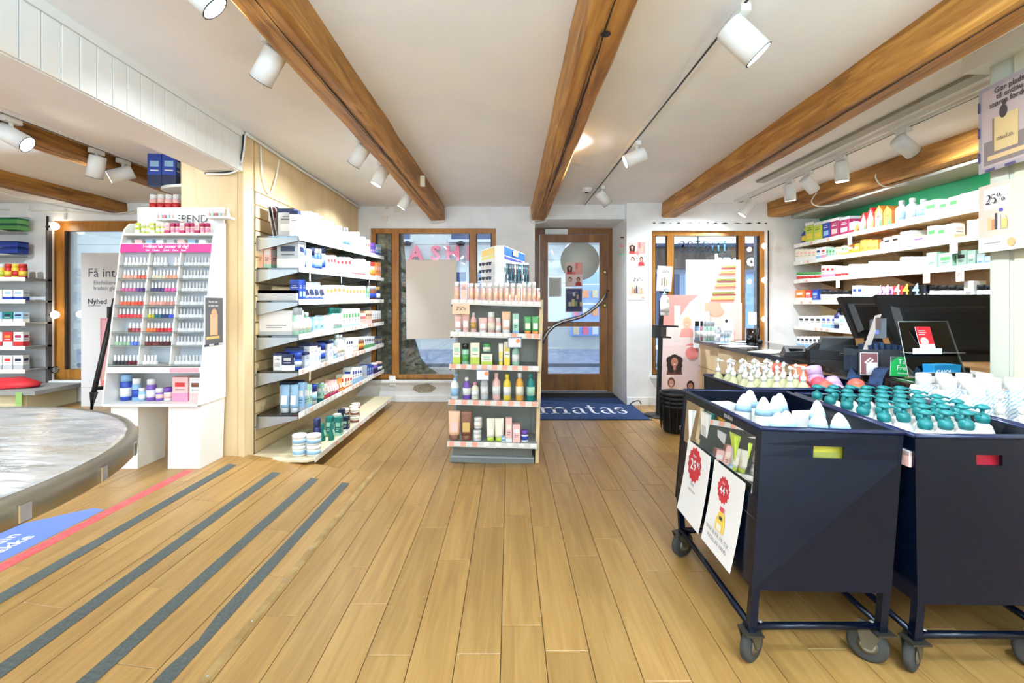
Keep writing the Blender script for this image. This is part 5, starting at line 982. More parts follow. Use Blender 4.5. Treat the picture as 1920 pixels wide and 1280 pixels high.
# ------------------------------------------------------------------ round chrome table in the foreground
TX, TY, TZ, TR = -.953, .496, .99, .44
tb = thing('round_table', 'round glass-topped table with chrome rim close by at the side room', 'table', (TX, TY, PZ))
def streak():
    m, nt, N, L, b = nodes('crackled_mirror_glass'); tc = N.new('ShaderNodeTexCoord'); mp = N.new('ShaderNodeMapping'); mp.inputs['Scale'].default_value = (5,16,5); mp.inputs['Rotation'].default_value = (0,0,.5)
    n = N.new('ShaderNodeTexNoise'); n.inputs['Scale'].default_value = 1.6; n.inputs['Detail'].default_value = 3; L.new(tc.outputs['Object'], mp.inputs[0]); L.new(mp.outputs[0], n.inputs['Vector'])
    r = ramp(N, [(.38,(186,188,190)),(.5,(236,238,240)),(.62,(214,208,196))]); L.new(n.outputs['Fac'], r.inputs[0]); L.new(r.outputs[0], b.inputs['Base Color']); b.inputs['Roughness'].default_value = .2; b.inputs['Metallic'].default_value = .6
    bp = N.new('ShaderNodeBump'); bp.inputs['Strength'].default_value = .18; bp.inputs['Distance'].default_value = .02; L.new(n.outputs['Fac'], bp.inputs['Height']); L.new(bp.outputs[0], b.inputs['Normal']); return m
h0 = TZ-PZ
MB().lathe([(TR-.012,h0-.008),(TR-.012,h0-.001),(TR-.02,h0)], streak(), 64).build('tabletop', tb)
MB().lathe([(TR-.03,h0-.034),(TR-.004,h0-.032),(TR,h0-.028),(TR,h0-.008),(TR-.004,h0-.002),(TR-.012,h0+.001),(TR-.014,h0-.009),(TR-.03,h0-.012)], M((150,142,126), .3, .8, name='dull_chrome'), 64).build('rim', tb)
cl = MB().cbox(-.002, .0025, -.007, .007, h0-.0275, h0-.009, m_chrome, .001).mesh('rim_clip')
for i in range(24): a = 2*PI*i/24; obj('rim_clip', cl, tb, (TR*math.cos(a), TR*math.sin(a), 0), (0,0,a))
MB().lathe([(.24,0),(.24,.012),(.04,.03),(.03,.06),(.03,h0-.06),(.14,h0-.045),(.14,h0-.042)], m_chrome, 24).build('pedestal', tb)

# ------------------------------------------------------------------ entrance things
m_mat = noisy('blue_carpet', (24,48,92), (38,66,116), 140, .95, .5, .004)
mt = tag(MB().prism([(0,4.87),(1.46,4.87),(1.46,5.58),(1.385,5.58),(1.385,5.98),(.33,5.98),(.33,5.78),(0,5.78)], .0005, .009, m_mat).build('door_mat'), 'dark blue entrance mat with the white word matas before the door', 'mat')
MB().box(-.02, 1.48, 4.85, 4.87, .0005, .006, m_dark).build('rubber_edge', mt)
serif('matas', 1.0, .42, m_wp, mt, (.335, 5.12, .0095), (0,0,0))
tag(MB().box(.33, 1.38, 6.02, 6.3, .001, .012, M((40,42,44), .9)).build('scraper_mat'), 'dark scraper mat between the blue mat and the door', 'mat')
ht = thing('sanitizer_stand', 'black floor stand with a white hand gel bottle beside the pharmacy window', 'stand', (1.60, 5.05, 0), 0, None, (0, .03, 0))
MB().lathe([(.15,0),(.15,.008),(.03,.014)], m_dark, 28).build('base_plate', ht); MB().box(-.022, .022, -.015, .015, .01, 1.24, m_dark).build('pole', ht)
MB().box(-.075, -.02, -.06, .06, .84, .975, m_dark).box(-.02, .10, -.05, .05, .84, .855, m_dark).box(-.02, .17, -.06, .06, .96, .975, m_dark).build('drip_tray', ht); MB().box(-.02, .05, -.04, .04, .856, .96, M((70,66,60), .6)).build('bracket', ht)
o = prod('pump', 'white hand gel pump bottle fixed on the black stand', (1.655, 5.0, 1.08), .2, .1, .09, .29, C['white'], C['lblue'], C['white'])
o = poster('offer_card', 'small white card reading 25% atop the sanitizer stand', 'sign', 1.575, 5.03, 1.345, .16, .27, [('r',.05,.06,.06,.14,(120,90,60)),('r',.075,.05,.09,.15,(170,150,130)),('r',.1,.06,.11,.13,(200,180,120))], (0,.06,0))
serif('25%', .07, .028, M((90,90,90), .6), o, (.05, -.004, .2)); MB().box(.03, .13, -.012, .01, -.02, 0, m_dark).build('clamp', o)
def basket(x, y, z, k):
    o = thing('shopping_basket', 'black plastic shopping basket by the wall, %s in the nested stack' % ['lowest','second from below','third from below','topmost'][k], 'basket', (x, y, z), 0, 'nested black baskets')
    MB().lathe([(.09,0),(.105,.01),(.135,.24),(.142,.24),(.142,.265),(.13,.265),(.128,.24),(.1,.015)], m_black, 24, sx=1.0, sy=1.05).build('bowl', o)
    for i in range(14): a = 2*PI*i/14; MB().box(-.003,.003,-.004,.004,.03,.23,m_dark).build('rib', o, (.121*math.cos(a), .127*math.sin(a), 0), (0,-.12*-1,a))
    return o
for k in range(4): b_ = basket(1.56, 4.42, .0+.037*k+.0, k)
b0 = [o for o in COL.objects if o.name == 'shopping_basket'][0]; serif('matas', .13, .045, m_wp, b0, (-.01, -.145, .06), (PI/2-.0, 0, 0))
# roll-up poster with women
pw, p_h = .44, 1.24
it = [('r',0,0,pw,p_h,(252,228,222)),('p',[(0,p_h),(pw,p_h),(pw*.75,p_h*.93),(pw*.3,p_h*.7),(0,p_h*.72)],(240,160,150)),('r',pw*.34,p_h*.55,pw*.5,p_h*.9,(238,224,214)),('e',pw*.78,p_h*.47,pw*.2,pw*.2,(240,140,132)),('r',0,0,pw,p_h*.52,(248,220,216))]
it += lady(pw*.68, p_h*.74, pw*.26, (236,200,150), (240,190,160), (244,170,156)) + lady(pw*.34, p_h*.37, pw*.32, (48,28,24), (196,130,104), (120,70,60), True) + [('e',pw*.8,p_h*.45,pw*.17,pw*.17,(242,140,132)),('r',0,0,pw,p_h*.245,(244,214,206))]
it += lady(pw*.25, p_h*.17, pw*.24, (110,70,50), (206,150,124), (226,200,190)) + lady(pw*.76, p_h*.14, pw*.24, (40,26,24), (190,124,100), (220,180,170)) + lady(pw*.52, p_h*.1, pw*.18, (240,220,200), (244,200,180), (250,230,224))
poster('roll_up_banner', 'tall pink banner of smiling women beside the counter end', 'poster', 1.79, 5.52, .07, pw, p_h, it)
MB().box(0, pw, -.06, .06, -.07, 0, m_steel).build('banner_foot', bpy.data.objects['roll_up_banner'])
# boards hanging in the windows
o = MB().box(0, .615, -.004, .004, 0, .96, M((222,212,198), .6, name='plain_board')).build('blank_board', None, (X(763,5.74), 5.72, H+(CY-635)*5.74/F), (0,-.008,0)); tag(o, 'blank beige board hanging in the window beside the slatwall', 'board')
for x in (.1, .5): MB().tube([(x,0,.96),(x,.03,1.2)], .0025, m_pure, 6).build('hang_thread', o)
Y = 5.54; x0, _, zt = at(1286, 487, Y); x1, _, zb = at(1389, 601, Y); wd, hh = x1-x0, zt-zb
it = [('r',0,0,wd,hh,(232,222,206)),('r',wd*.3,hh*.06,wd,hh*.12,(226,180,110))]
rnd = random.Random(5)
for i in range(26):
    t = i/26; cx_ = wd*(.62+.16*t); w2_ = wd*(.3-.16*t); z_ = hh*(.13+.8*t); c = [(226,200,120),(240,214,160),(170,80,80),(150,160,70),(244,226,196),(236,170,160),(214,120,100)][i % 7]
    it.append(('p', [(cx_-w2_*rnd.uniform(.7,1),z_),(cx_+w2_*rnd.uniform(.7,1),z_+.006),(cx_+w2_*.9,z_+.024),(cx_-w2_*.8,z_+.02)], c))
poster('advert_board', 'beige advert board with a tall stack of cloths hanging in the pharmacy window', 'poster', x0, Y, zb, wd, hh, it, back=(232,222,206))
x0, _, zt = at(1322, 568, 5.5); x1, _, zb = at(1391, 652, 5.5); wd, hh = x1-x0, zt-zb
poster('advert_board', 'pink advert board of a hand with cream standing low in the pharmacy window', 'poster', x0, 5.5, zb, wd, hh, [('r',0,0,wd,hh,(250,220,208)),('e',wd*.3,hh*.8,wd*.22,hh*.12,(236,170,140)),('p',[(0,hh*.8),(wd*.3,hh*.7),(wd*.5,hh*.8),(wd*.4,hh),(0,hh)],(240,180,152)),('e',wd*.62,hh*.55,wd*.16,hh*.12,(250,246,240)),('e',wd*.7,hh*.3,wd*.12,hh*.14,(246,190,180)),('e',wd*.58,hh*.6,wd*.04,hh*.04,(50,50,50))])
x0, _, zt = at(1300, 600, 5.48); x1, _, zb = at(1330, 652, 5.48)
poster('advert_board', 'plain white card panel between banner and pink board in the pharmacy window', 'board', x0, 5.48, zb, x1-x0, zt-zb+.1, [])
x0, _, zt = at(1406, 585, 5.56); poster('notice', 'small white notice hanging in the narrow pane of the pharmacy window', 'notice', x0, 5.6, zt-.15, .1, .15, [('r',.03,.07,.07,.078,(190,180,180))])

# ------------------------------------------------------------------ counter
def cxl(y): return 2.0+(y-2.35)*.12/3.1
CZ = .80
ct = thing('shop_counter', 'long birch shop counter with a dark granite top', 'counter', (0,0,0))
edges = [2.38, 2.97, 3.57, 4.17, 4.76, 5.33]
T_ = MB().hexa([(cxl(2.3),2.3,.76),(2.62,2.3,.76),(2.72,5.38,.76),(cxl(5.38),5.38,.76)], [(cxl(2.3),2.3,CZ),(2.62,2.3,CZ),(2.72,5.38,CZ),(cxl(5.38),5.38,CZ)], m_stone).build('countertop', ct)
MB().hexa([(cxl(2.36)+.06,2.36,0),(2.55,2.36,0),(2.65,5.33,0),(cxl(5.33)+.06,5.33,0)], [(cxl(2.36)+.06,2.36,.76),(2.55,2.36,.76),(2.65,5.33,.76),(cxl(5.33)+.06,5.33,.76)], M((150,120,80), .7)).build('carcass', ct)
for a, b in zip(edges, edges[1:]):
    for z0, z1 in ((.06,.50),(.506,.752)):
        a_, b_ = a+.004, b-.004
        MB().hexa([(cxl(a_)+.04,a_,z0),(cxl(a_)+.06,a_,z0),(cxl(b_)+.06,b_,z0),(cxl(b_)+.04,b_,z0)], [(cxl(a_)+.04,a_,z1),(cxl(a_)+.06,a_,z1),(cxl(b_)+.06,b_,z1),(cxl(b_)+.04,b_,z1)], m_birch).build('panel', ct)
# till equipment
pr_ = thing('receipt_printer', 'low black receipt printer on the granite counter', 'printer', (2.38, 3.45, CZ+.001), -.5)
MB().cbox(-.17,.13,-.1,.1,0,.06,m_dark,.02).build('base', pr_); MB().hexa([(-.1,-.09,.06),(.13,-.09,.06),(.13,.1,.06),(-.1,.1,.06)], [(-.07,-.07,.15),(.12,-.08,.155),(.12,.08,.16),(-.07,.08,.155)], m_dark).build('housing', pr_)
MB().box(-.02,.05,-.095,-.091,.02,.05,M((210,210,206),.6)).build('label', pr_); MB().hexa([(-.16,-.09,.06),(-.1,-.09,.06),(-.1,.08,.06),(-.16,.08,.06)], [(-.12,-.05,.1),(-.1,-.06,.11),(-.1,.05,.11),(-.12,.05,.1)], m_black).build('cover', pr_)
kb = thing('card_reader', 'black wedge-shaped card reader at the street end of the printer', 'device', (2.2, 3.62, CZ+.001), -.3)
MB().hexa([(-.09,-.06,0),(.09,-.06,0),(.09,.07,0),(-.09,.07,0)], [(-.07,-.05,.03),(.08,-.05,.04),(.08,.06,.075),(-.06,.06,.07)], m_dark).build('body', kb); MB().box(-.04,.05,-.03,.02,.05,.056,m_black).build('keypad', kb)
def screen(name, label, px, py, Y, w_, h_, tilt, rz, sh=.08):
    x, _, z = at(px, py, Y); o = thing(name, label, 'monitor', (x, Y, z)); o.rotation_euler = (tilt, 0, rz)
    s = Matrix.Identity(4)
    MB().hexa([(-w_/2*.84,0,-h_),(w_/2*.84,0,-h_),(w_/2*.84,.03,-h_),(-w_/2*.84,.03,-h_)] if sh else [], [(-w_/2,0,0),(w_/2,0,0),(w_/2,.03,0),(-w_/2,.03,0)], m_dark).build('screen_back', o)
    MB().hexa([(-w_*.34,-.03,-h_*.86),(w_*.34,-.03,-h_*.86),(w_*.38,0,-h_*.9),(-w_*.38,0,-h_*.9)], [(-w_*.36,-.03,-h_*.24),(w_*.36,-.03,-h_*.24),(w_*.4,0,-h_*.18),(-w_*.4,0,-h_*.18)], m_dark).build('rear_housing', o)
    rb = MB().box(-w_*.33, w_*.33, -.0325, -.030, 0, .003, m_black).mesh('vent_slot')
    for i in range(14): obj('vent_slot', rb, o, (0, 0, -h_*.32-.012*i))
    MB().tube([(0,-.01,-h_*.6),(0,.06,-h_*1.05)], .03, m_dark, 10).build('neck', o); return o
m2 = screen('till_monitor', 'large black till monitor seen from behind, beside the painted end wall', 1752, 552, 2.80, .66, .40, -.32, -.08)
MB().cbox(-.13,.13,-.1,.12,0,.03,m_dark,.02).build('stand', m2, (0,.14,-.43), (.32,0,0))
m1 = screen('customer_monitor', 'smaller black monitor seen from behind, next to the bag bundle', 1618, 556, 3.05, .37, .27, -.35, .25)
MB().cbox(-.1,.1,-.08,.1,0,.02,m_dark,.02).build('stand', m1, (0,.13,-.37), (.35,0,0))
sn = thing('barcode_scanner', 'grey barcode scanner on a black stand between the two monitors', 'scanner', (2.13, 2.72, CZ+.001))
MB().lathe([(.06,0),(.055,.015),(.02,.03)], m_dark, 16).build('base', sn); MB().tube([(.0,0,.02),(.03,0,.12),(.0,-.01,.2),(-.02,-.02,.26)], .018, m_dark, 10).build('stand', sn)
MB().hexa([(-.035,-.05,.20),(.035,-.05,.20),(.04,.03,.22),(-.03,.03,.22)], [(-.035,-.055,.31),(.035,-.05,.315),(.04,.03,.30),(-.03,.03,.30)], M((92,96,102), .45), T=Matrix.Rotation(-.5, 4, 'Z')).build('head', sn)
MB().box(-.026,.0,-.056,-.0535,.225,.29,M((90,110,220),.15,emit=.6), T=Matrix.Rotation(-.5, 4, 'Z')).build('window', sn)
cp = tag(MB().hexa([(0,0,0),(.035,0,0),(.035,.004,0),(0,.004,0)], [(.075,0,.21),(.11,0,.22),(.11,.004,.22),(.075,.004,.21)], M((206,196,188), .4)).build('bookmark', None, (2.0, 2.66, .92)), 'long slanting pale strip standing in the bag holder by the till', 'strip')
MB().box(.075,.10,-.002,0,.13,.2,M((110,90,84),.5)).build('dark_end', cp)
# bags
bh = thing('bag_holder', 'clear-sided holder full of navy carrier bags on the counter edge', 'holder', (2.07, 2.70, CZ+.001), -.15)
MB().box(-.10,.14,-.07,-.064,0,.14,M((60,60,66),.3)).box(-.10,-.094,-.07,.07,0,.14,m_acryl).box(-.10,.14,.064,.07,0,.15,m_dark).build('tray', bh)
m_cloth = noisy('navy_cloth', (22,38,66), (40,62,96), 30, .9, .5, .01)
for i in range(6):
    mb = MB(); x = -.0+.024*i; tag(mb.cbox(x-.009, x+.009, -.055, .055, .004, .165+.006*(i % 3), m_cloth, .004, T=Matrix.Rotation(.05*(i-3), 4, 'Y')).build('carrier_bag', None, (2.07, 2.70, CZ+.001), (0,0,-.15)), 'folded navy carrier bag in the holder, %s from its clear side' % ordn(i+1), 'bag', 'folded navy carrier bags')
o = poster('postcard', 'small card with white stripes at the front of the bag holder', 'card', 1.955, 2.615, CZ+.002, .09, .125, [('r',.003,.003,.087,.122,(130,80,84)),('r',.03,.004,.085,.07,(236,232,236)),('p',[(.02,.07),(.05,.1),(.056,.094),(.026,.064)],(240,230,230)),('p',[(.032,.06),(.062,.09),(.068,.084),(.038,.054)],(240,230,230))], (0,0,-.15))
for i, (x, y) in enumerate(((1.985,2.66),(2.0,2.52))):
    mb = MB(); P_ = [(x+.08,y+.06,CZ+.05),(x+.02,y+.03,CZ+.045),(x-.03,y,CZ+.0),(x-.06,y-.02,CZ-.07),(x-.075,y-.03,CZ-.16),(x-.07,y-.03,CZ-.24)]; V = []
    for p in P_: V += [(p[0]-.022,p[1]+.02,p[2]),(p[0]+.022,p[1]-.02,p[2]),(p[0]+.026,p[1]-.016,p[2]),(p[0]-.018,p[1]+.024,p[2])]
    fs = [(4*j+a, 4*j+(a+1)%4, 4*j+4+(a+1)%4, 4*j+4+a) for j in range(5) for a in range(4)]+[(3,2,1,0),(20,21,22,23)]
    tag(mb.add(V, fs, m_cloth).build('bag_strap'), 'navy cloth strap hanging over the counter edge, %s from the street end' % ordn(i+1), 'strap', 'navy straps over the counter edge')
o = poster('tax_sign', 'green counter sign reading Tax Free beside the acrylic holder', 'sign', 2.045, 2.52, CZ+.01, .125, .105, [('r',0,0,.125,.105,(20,166,76)),('p',[(0,.105),(.035,.105),(0,.075)],(60,90,70))], (0,.04,-.1), texts=[('Tax', .036, (250,250,250), .062, .068, 0, 'CENTER'), ('Free', .036, (250,250,250), .062, .035, 0, 'CENTER'), ('Worldwide', .012, (250,250,250), .062, .014, .01, 'CENTER')])
ah = thing('leaflet_holder', 'clear acrylic two-tier leaflet holder at the counter edge', 'holder', (2.05, 2.42, CZ+.001), 0)
m_edge = M((214,222,220), .2, name='acrylic_edge')
def sheet(a, b, c, d, nm='panel'):
    n_ = (Vector(b)-Vector(a)).cross(Vector(d)-Vector(a)).normalized()*.0015; q = [Vector(p) for p in (a,b,c,d)]
    MB().hexa([tuple(p-n_) for p in q], [tuple(p+n_) for p in q], m_acryl).build(nm, ah)
    MB().tube([a,b],.0015,m_edge,4).tube([b,c],.0015,m_edge,4).tube([c,d],.0015,m_edge,4).tube([d,a],.0015,m_edge,4).build('edge', ah)
sheet((0,-.01,.02),(.30,-.01,.02),(.34,.14,.30),(.07,.14,.30)); sheet((.30,-.01,.0),(.36,.16,.0),(.36,.16,.30),(.34,.14,.30)); sheet((.03,.03,.14),(.33,.03,.14),(.33,.1,.14),(.05,.1,.14)); sheet((0,-.05,.0),(.32,-.05,.0),(.34,.12,.0),(.02,.12,.0))
sheet((.0,-.055,.0),(.27,-.055,.0),(.27,-.06,.05),(.0,-.06,.05)); MB().box(.0,.24,-.066,-.062,.0,.032,M((232,232,230),.5)).build('label_strip', ah); MB().box(.05,.2,.02,.024,.135,.165,M((226,226,224),.5)).build('label_strip', ah)
poster('leaflet', 'red leaflet with white print in the upper tier of the acrylic holder', 'leaflet', 2.175, 2.48, .955, .08, .125, [('r',0,0,.08,.125,(226,40,48)),('r',0,0,.08,.03,(244,240,238)),('e',.03,.045,.022,.022,(246,200,196)),('r',.008,.08,.04,.084,(250,220,220)),('r',.008,.09,.05,.094,(250,220,220)),('r',.008,.1,.045,.104,(250,220,220))], (-.3,0,0))
gc = prod('flat', 'blue chewing gum carton in the lower tier of the acrylic holder', (2.21, 2.40, CZ+.012), .1, .15, .06, .075, (30,140,200), (40,160,210), C['white'])
letter('GAJOL', .03, M((250,250,252), .5), gc, (-.02, -.032, .03), UP, .03)
for i, (a, b, c) in enumerate(((2.3,2.46,(236,236,232)),(2.36,2.5,(214,60,90)),(2.42,2.46,(180,180,176)))):
    tag(MB().box(-.09,.09,-.05,.05,0,.004,M(c,.6)).build('paper', None, (a, b, CZ+.002+.005*i), (0,0,.2*i)), '%s paper lying behind the acrylic holder' % ['white','pink-edged','grey'][i], 'paper')
# street end of the counter
def onct(kind, px0, px1, pt, Y, ca, cb, cc, label, d=.05, group='small goods at the street end of the counter'):
    w_ = (px1-px0)*Y/F; return prod(kind, label, (((px0+px1)/2-CX)*Y/F, Y, CZ+.001), 0, w_, min(d, w_*1.3), H+(CY-pt)*Y/F-CZ, C[ca], C[cb], C[cc], group)
for a in [('round',1302,1312,602,5.2,'lblue','black','white','turquoise vitamin bottle with black cap at the counter end'),('round',1313,1318,602,5.22,'pink','black','white','pink vitamin bottle beside the turquoise one'),('round',1319,1325,602,5.1,'mint','silver','white','pale green slim bottle, first of three on the counter'),('round',1326,1332,602,5.1,'mint','silver','white','pale green slim bottle, second of three on the counter'),('round',1333,1340,602,5.1,'mint','silver','white','pale green slim bottle, third of three on the counter'),
          ('box',1341,1348,610,5.0,'white','grey','grey','white carton beside the pale green bottles'),('bottle',1344,1350,612,4.9,'grey','silver','white','small grey bottle in front of the white carton'),('box',1352,1374,612,5.1,'white','cream','grey','wide white carton on the counter'),('jar',1351,1357,624,4.75,'lblue','silver','white','tiny blue jar, first of three'),('jar',1358,1363,624,4.75,'lblue','silver','white','tiny blue jar, second of three'),('jar',1364,1369,624,4.75,'mint','silver','white','tiny blue jar, third of three')]: onct(*a)
vs = thing('glass_vase', 'clear glass tumbler with dried petals on the counter', 'glass', (X(1409,4.75), 4.75, CZ+.001)); MB().lathe([(.04,0),(.05,.005),(.05,.15),(.048,.15),(.047,.008),(.01,.006)], m_acryl, 18).build('glass', vs); MB().lathe([(.03,.01),(.045,.02),(.04,.08),(.02,.1)], noisy('petals', (190,150,120), (240,226,210), 60, .9, .8, .03), 12).build('filling', vs)
br = thing('makeup_brush', 'black brush with pale bristles standing beside the tumbler', 'brush', (X(1424,4.7), 4.7, CZ+.001)); MB().tube([(0,0,.03),(-.015,0,.16)], .006, m_dark).build('handle', br); MB().lathe([(.02,0),(.03,.015),(.026,.04),(.01,.05)], m_dark, 12).build('foot', br)
for i, (px, py, Y, c, w_) in enumerate([(1335,638,4.9,(110,120,136),.2),(1380,644,4.4,(240,240,240),.26),(1365,640,4.7,(206,212,222),.22),(1440,652,3.9,(244,244,240),.34),(1400,640,4.95,(236,240,236),.2)]):
    x = (px-CX)*Y/F; tag(MB().box(-w_/2,w_/2,-.1,.1,0,.006,M(c,.5)).build('paper_sheet', None, (x+.02, Y, CZ+.002), (0,0,.2*i)), ['grey leaflet at the street end of the counter','white sheet in the middle of the counter','pale blue leaflet beside the grey one','large white sheet before the printer','crumpled pale wrapper near the tumbler'][i], 'paper')

# ------------------------------------------------------------------ painted end wall with two posters
m_gg = M((196,200,184), .5, name='greygreen_paint')
ew = MB().box(2.305, 3.0, 1.0, 2.25, 0, 2.41, m_gg).build('wall_end', kind='structure')
MB().box(2.292, 2.305, 1.0, 2.13, 0, 2.41, M((206,204,176), .5)).build('cladding_board', ew); MB().box(2.299, 2.305, 2.16, 2.235, .82, 2.36, m_gg).build('cladding_board', ew)
MB().box(2.24, 2.96, 1.0, 2.32, 2.33, 2.41, M((222,222,214), .5)).build('head_board', ew)
wd, hh = .42, .40
o = poster('poster', 'grey poster with striped border about a shopping bag, high on the painted end wall', 'poster', 0, 0, 0, wd, hh, [('r',0,0,wd,hh,(150,140,144)),('r',.02,.02,wd-.02,hh-.02,(170,152,148)),('r',.03,.03,wd-.03,.14,(120,108,104)),('r',.05,.05,.26,.07,(196,166,120)),('r',.08,.085,.2,.24,(196,170,120)),('r',.075,.085,.085,.24,(120,100,84)),('e',.13,.255,.02,.03,(60,52,50)),('e',.135,.29,.01,.012,(80,64,56))]+[('r',.0,.05+.12*i,.012,.1+.12*i,(70,66,100)) for i in range(3)]+[('r',.04+.1*i,.0,.09+.1*i,.012,(70,66,100)) for i in range(4)], (0,0,-PI/2-.12), back=(210,206,206),
    texts=[('Gør plads', .036, (40,36,40), .09, .35, .01),('til endnu', .036, (40,36,40), .1, .32, .01),('større fordele', .036, (40,36,40), .065, .29, .01)])
serif('matas', .085, .02, M((90,76,60), .6), o, (.1, -.007, .13)); o.location = (2.25, 2.25, at(0,328,2.25)[2])
wd, hh = .44, .315
o = poster('poster', 'beige framed poster reading 25% with small bottles on the painted end wall', 'poster', 0, 0, 0, wd, hh, [('r',0,0,wd,hh,(206,186,170)),('r',0,0,wd,.07,(240,238,234)),('r',.03,.2,.16,.295,(246,244,240)),('r',.05,.1,.065,.16,(222,176,120)),('r',.07,.1,.085,.15,(190,130,80)),('r',.088,.1,.1,.175,(70,60,64)),('r',.102,.1,.118,.165,(204,196,214)),('r',.122,.1,.15,.145,(230,180,110)),('r',.128,.145,.144,.16,(240,214,160)),('r',.11,.18,.128,.193,(80,80,170)),('e',.17,.035,.02,.02,(206,160,110)),('r',.03,.04,.12,.043,(150,140,150))], (0,0,-PI/2-.12), back=(190,180,170))
serif('25%', .1, .042, M((50,44,44), .6), o, (.045, -.008, .222)); o.location = (2.25, 2.25, at(0,475,2.25)[2])

# ------------------------------------------------------------------ promotion carts
def cart(name, label, q0, q1, zb, zt, legs, win=False, slot=None, sf=.42):
    o = thing(name, label, 'cart', (0,0,0), 0, 'navy promotion carts')
    q0 = [Vector((x,y,zb)) for x,y in q0]; q1 = [Vector((x,y,zt)) for x,y in q1]      # order: near-left, near-right, far-right, far-left
    def P(i, j, u, v):   # point on wall i-j, u along, v up
        return (q0[i].lerp(q0[j], u)).lerp(q1[i].lerp(q1[j], u), v)
    c = sum(q1, Vector())/4
    def panel(i, j, u0, u1, v0, v1, nm, m=m_navy, th=.012, off=0):
        a, b, cc, d = P(i,j,u0,v0), P(i,j,u1,v0), P(i,j,u1,v1), P(i,j,u0,v1); n_ = (b-a).cross(d-a).normalized()
        if n_.dot(c-a) < 0: n_ = -n_
        MB().hexa([tuple(p+n_*off) for p in (a,b,cc,d)], [tuple(p+n_*(off+th)) for p in (a,b,cc,d)], m).build(nm, o)
    if slot:
        u0, u1, v0, v1 = slot
        panel(0,1,0,1,0,v0,'front_panel'); panel(0,1,0,1,v1,1,'front_panel'); panel(0,1,0,u0,v0,v1,'front_panel'); panel(0,1,u1,1,v0,v1,'front_panel')
    else: panel(0,1,0,1,0,1,'front_panel')
    panel(1,2,0,1,0,1,'side_panel')
    if win == 'far': pass
    panel(2,3,0,1,0,1,'back_panel')
    if win:
        panel(3,0,0,1,0,.55,'side_panel'); panel(3,0,0,1,.93,1,'side_panel'); panel(3,0,0,.05,.55,.93,'side_panel'); panel(3,0,.95,1,.55,.93,'side_panel'); panel(3,0,.05,.95,.55,.93,'window_pane', m_acryl, .003, .003)
    else: panel(3,0,0,1,0,1,'side_panel')
    for i, j in ((0,1),(1,2),(2,3),(3,0)):
        a, b = P(i,j,0,1), P(i,j,1,1); MB().tube([a, b], .009, m_navy2, 4).build('top_rim', o)
    n0 = [v.lerp(c0, .03) for v, c0 in zip(q0, [sum(q0, Vector())/4]*4)]
    MB().poly([tuple(v+Vector((0,0,.01))) for v in n0], m_navy).build('bottom', o)
    sh = [q0[i].lerp(q1[i], sf) for i in range(4)]; MB().poly([tuple(v) for v in sh], M((228,226,220), .6)).build('inner_shelf', o)
    L = []
    for (x, y), (tx, ty) in zip(legs, [(v.x, v.y) for v in q0]):
        dx, dy = (c.x-tx)*.06, (c.y-ty)*.04; s = .0125
        MB().hexa([(x-s,y-s,.12),(x+s,y-s,.12),(x+s,y+s,.12),(x-s,y+s,.12)], [(tx+dx-s,ty+dy-s,zb+.02),(tx+dx+s,ty+dy-s,zb+.02),(tx+dx+s,ty+dy+s,zb+.02),(tx+dx-s,ty+dy+s,zb+.02)], m_navy).build('leg', o); L.append(Vector((x,y,.135)))
    for i, j in ((0,1),(2,3),(1,2),(3,0)): MB().tube([L[i], L[j]], .014, m_navy, 4).build('cross_bar', o)
    for k, (x, y) in enumerate(legs):
        a = [-.95,.85,1.0,-1.15][k] if k < len(legs) else 0; wx, wy = x+.03*math.cos(a)*(-1 if k in (1,2) else 1), y+.03
        ca = MB().box(x-.03,x+.03,y-.03,y+.03,.115,.121,M((70,66,58), .4, .7)).build('caster', o)
        T = Matrix.Translation((wx, wy, .058)) @ Matrix.Rotation(a, 4, 'Z') @ Matrix.Rotation(PI/2, 4, 'Y')
        MB().lathe([(.02,-.014),(.048,-.014),(.058,-.009),(.058,.009),(.048,.014),(.02,.014)], M((48,46,42), .8, name='rubber'), 24, T=T).build('wheel', ca); MB().lathe([(.03,-.016),(.012,-.02),(.012,.02),(.03,.016)], M((120,112,96), .5, .4), 14, T=T).build('hub', ca)
        T2 = Matrix.Translation((wx, wy, 0)) @ Matrix.Rotation(a, 4, 'Z')
        MB().hexa([(-.024,-.012,.05),(-.02,-.012,.05),(-.02,.012,.05),(-.024,.012,.05)], [(-.024,-.045,.118),(-.02,-.045,.118),(-.02,.03,.118),(-.024,.03,.118)], M((92,84,68), .5, .5), T=T2).hexa([(.02,-.012,.05),(.024,-.012,.05),(.024,.012,.05),(.02,.012,.05)], [(.02,-.045,.118),(.024,-.045,.118),(.024,.03,.118),(.02,.03,.118)], M((92,84,68), .5, .5), T=T2).build('fork', ca)
    for k in (0, 1): x, y = legs[k]; MB().lathe([(.008,0),(.005,.003)], m_steel, 8, T=Matrix.Translation((x+(.03 if k == 0 else -.03), y, .15))).build('bolt', o)
    return o, P
c1, P1 = cart('promotion_cart', 'navy steel promotion cart with a clear side window and two price sheets', [(.802,1.55),(1.245,1.53),(1.30,2.24),(.815,2.31)], [(.867,1.61),(1.303,1.55),(1.345,2.28),(.866,2.33)], .25, .767, [(.795,1.545),(1.222,1.545),(1.25,2.2),(.81,2.2)], True, (.38,.60,.825,.90))
c2, P2 = cart('promotion_cart', 'navy steel promotion cart full of teal pump bottles, its front slot showing red packs', [(1.305,1.50),(1.76,1.49),(1.80,2.15),(1.33,2.2)], [(1.318,1.525),(1.775,1.51),(1.83,2.2),(1.37,2.25)], .235, .765, [(1.30,1.505),(1.74,1.50),(1.79,2.1),(1.34,2.1)], False, (.42,.60,.825,.89), .6)
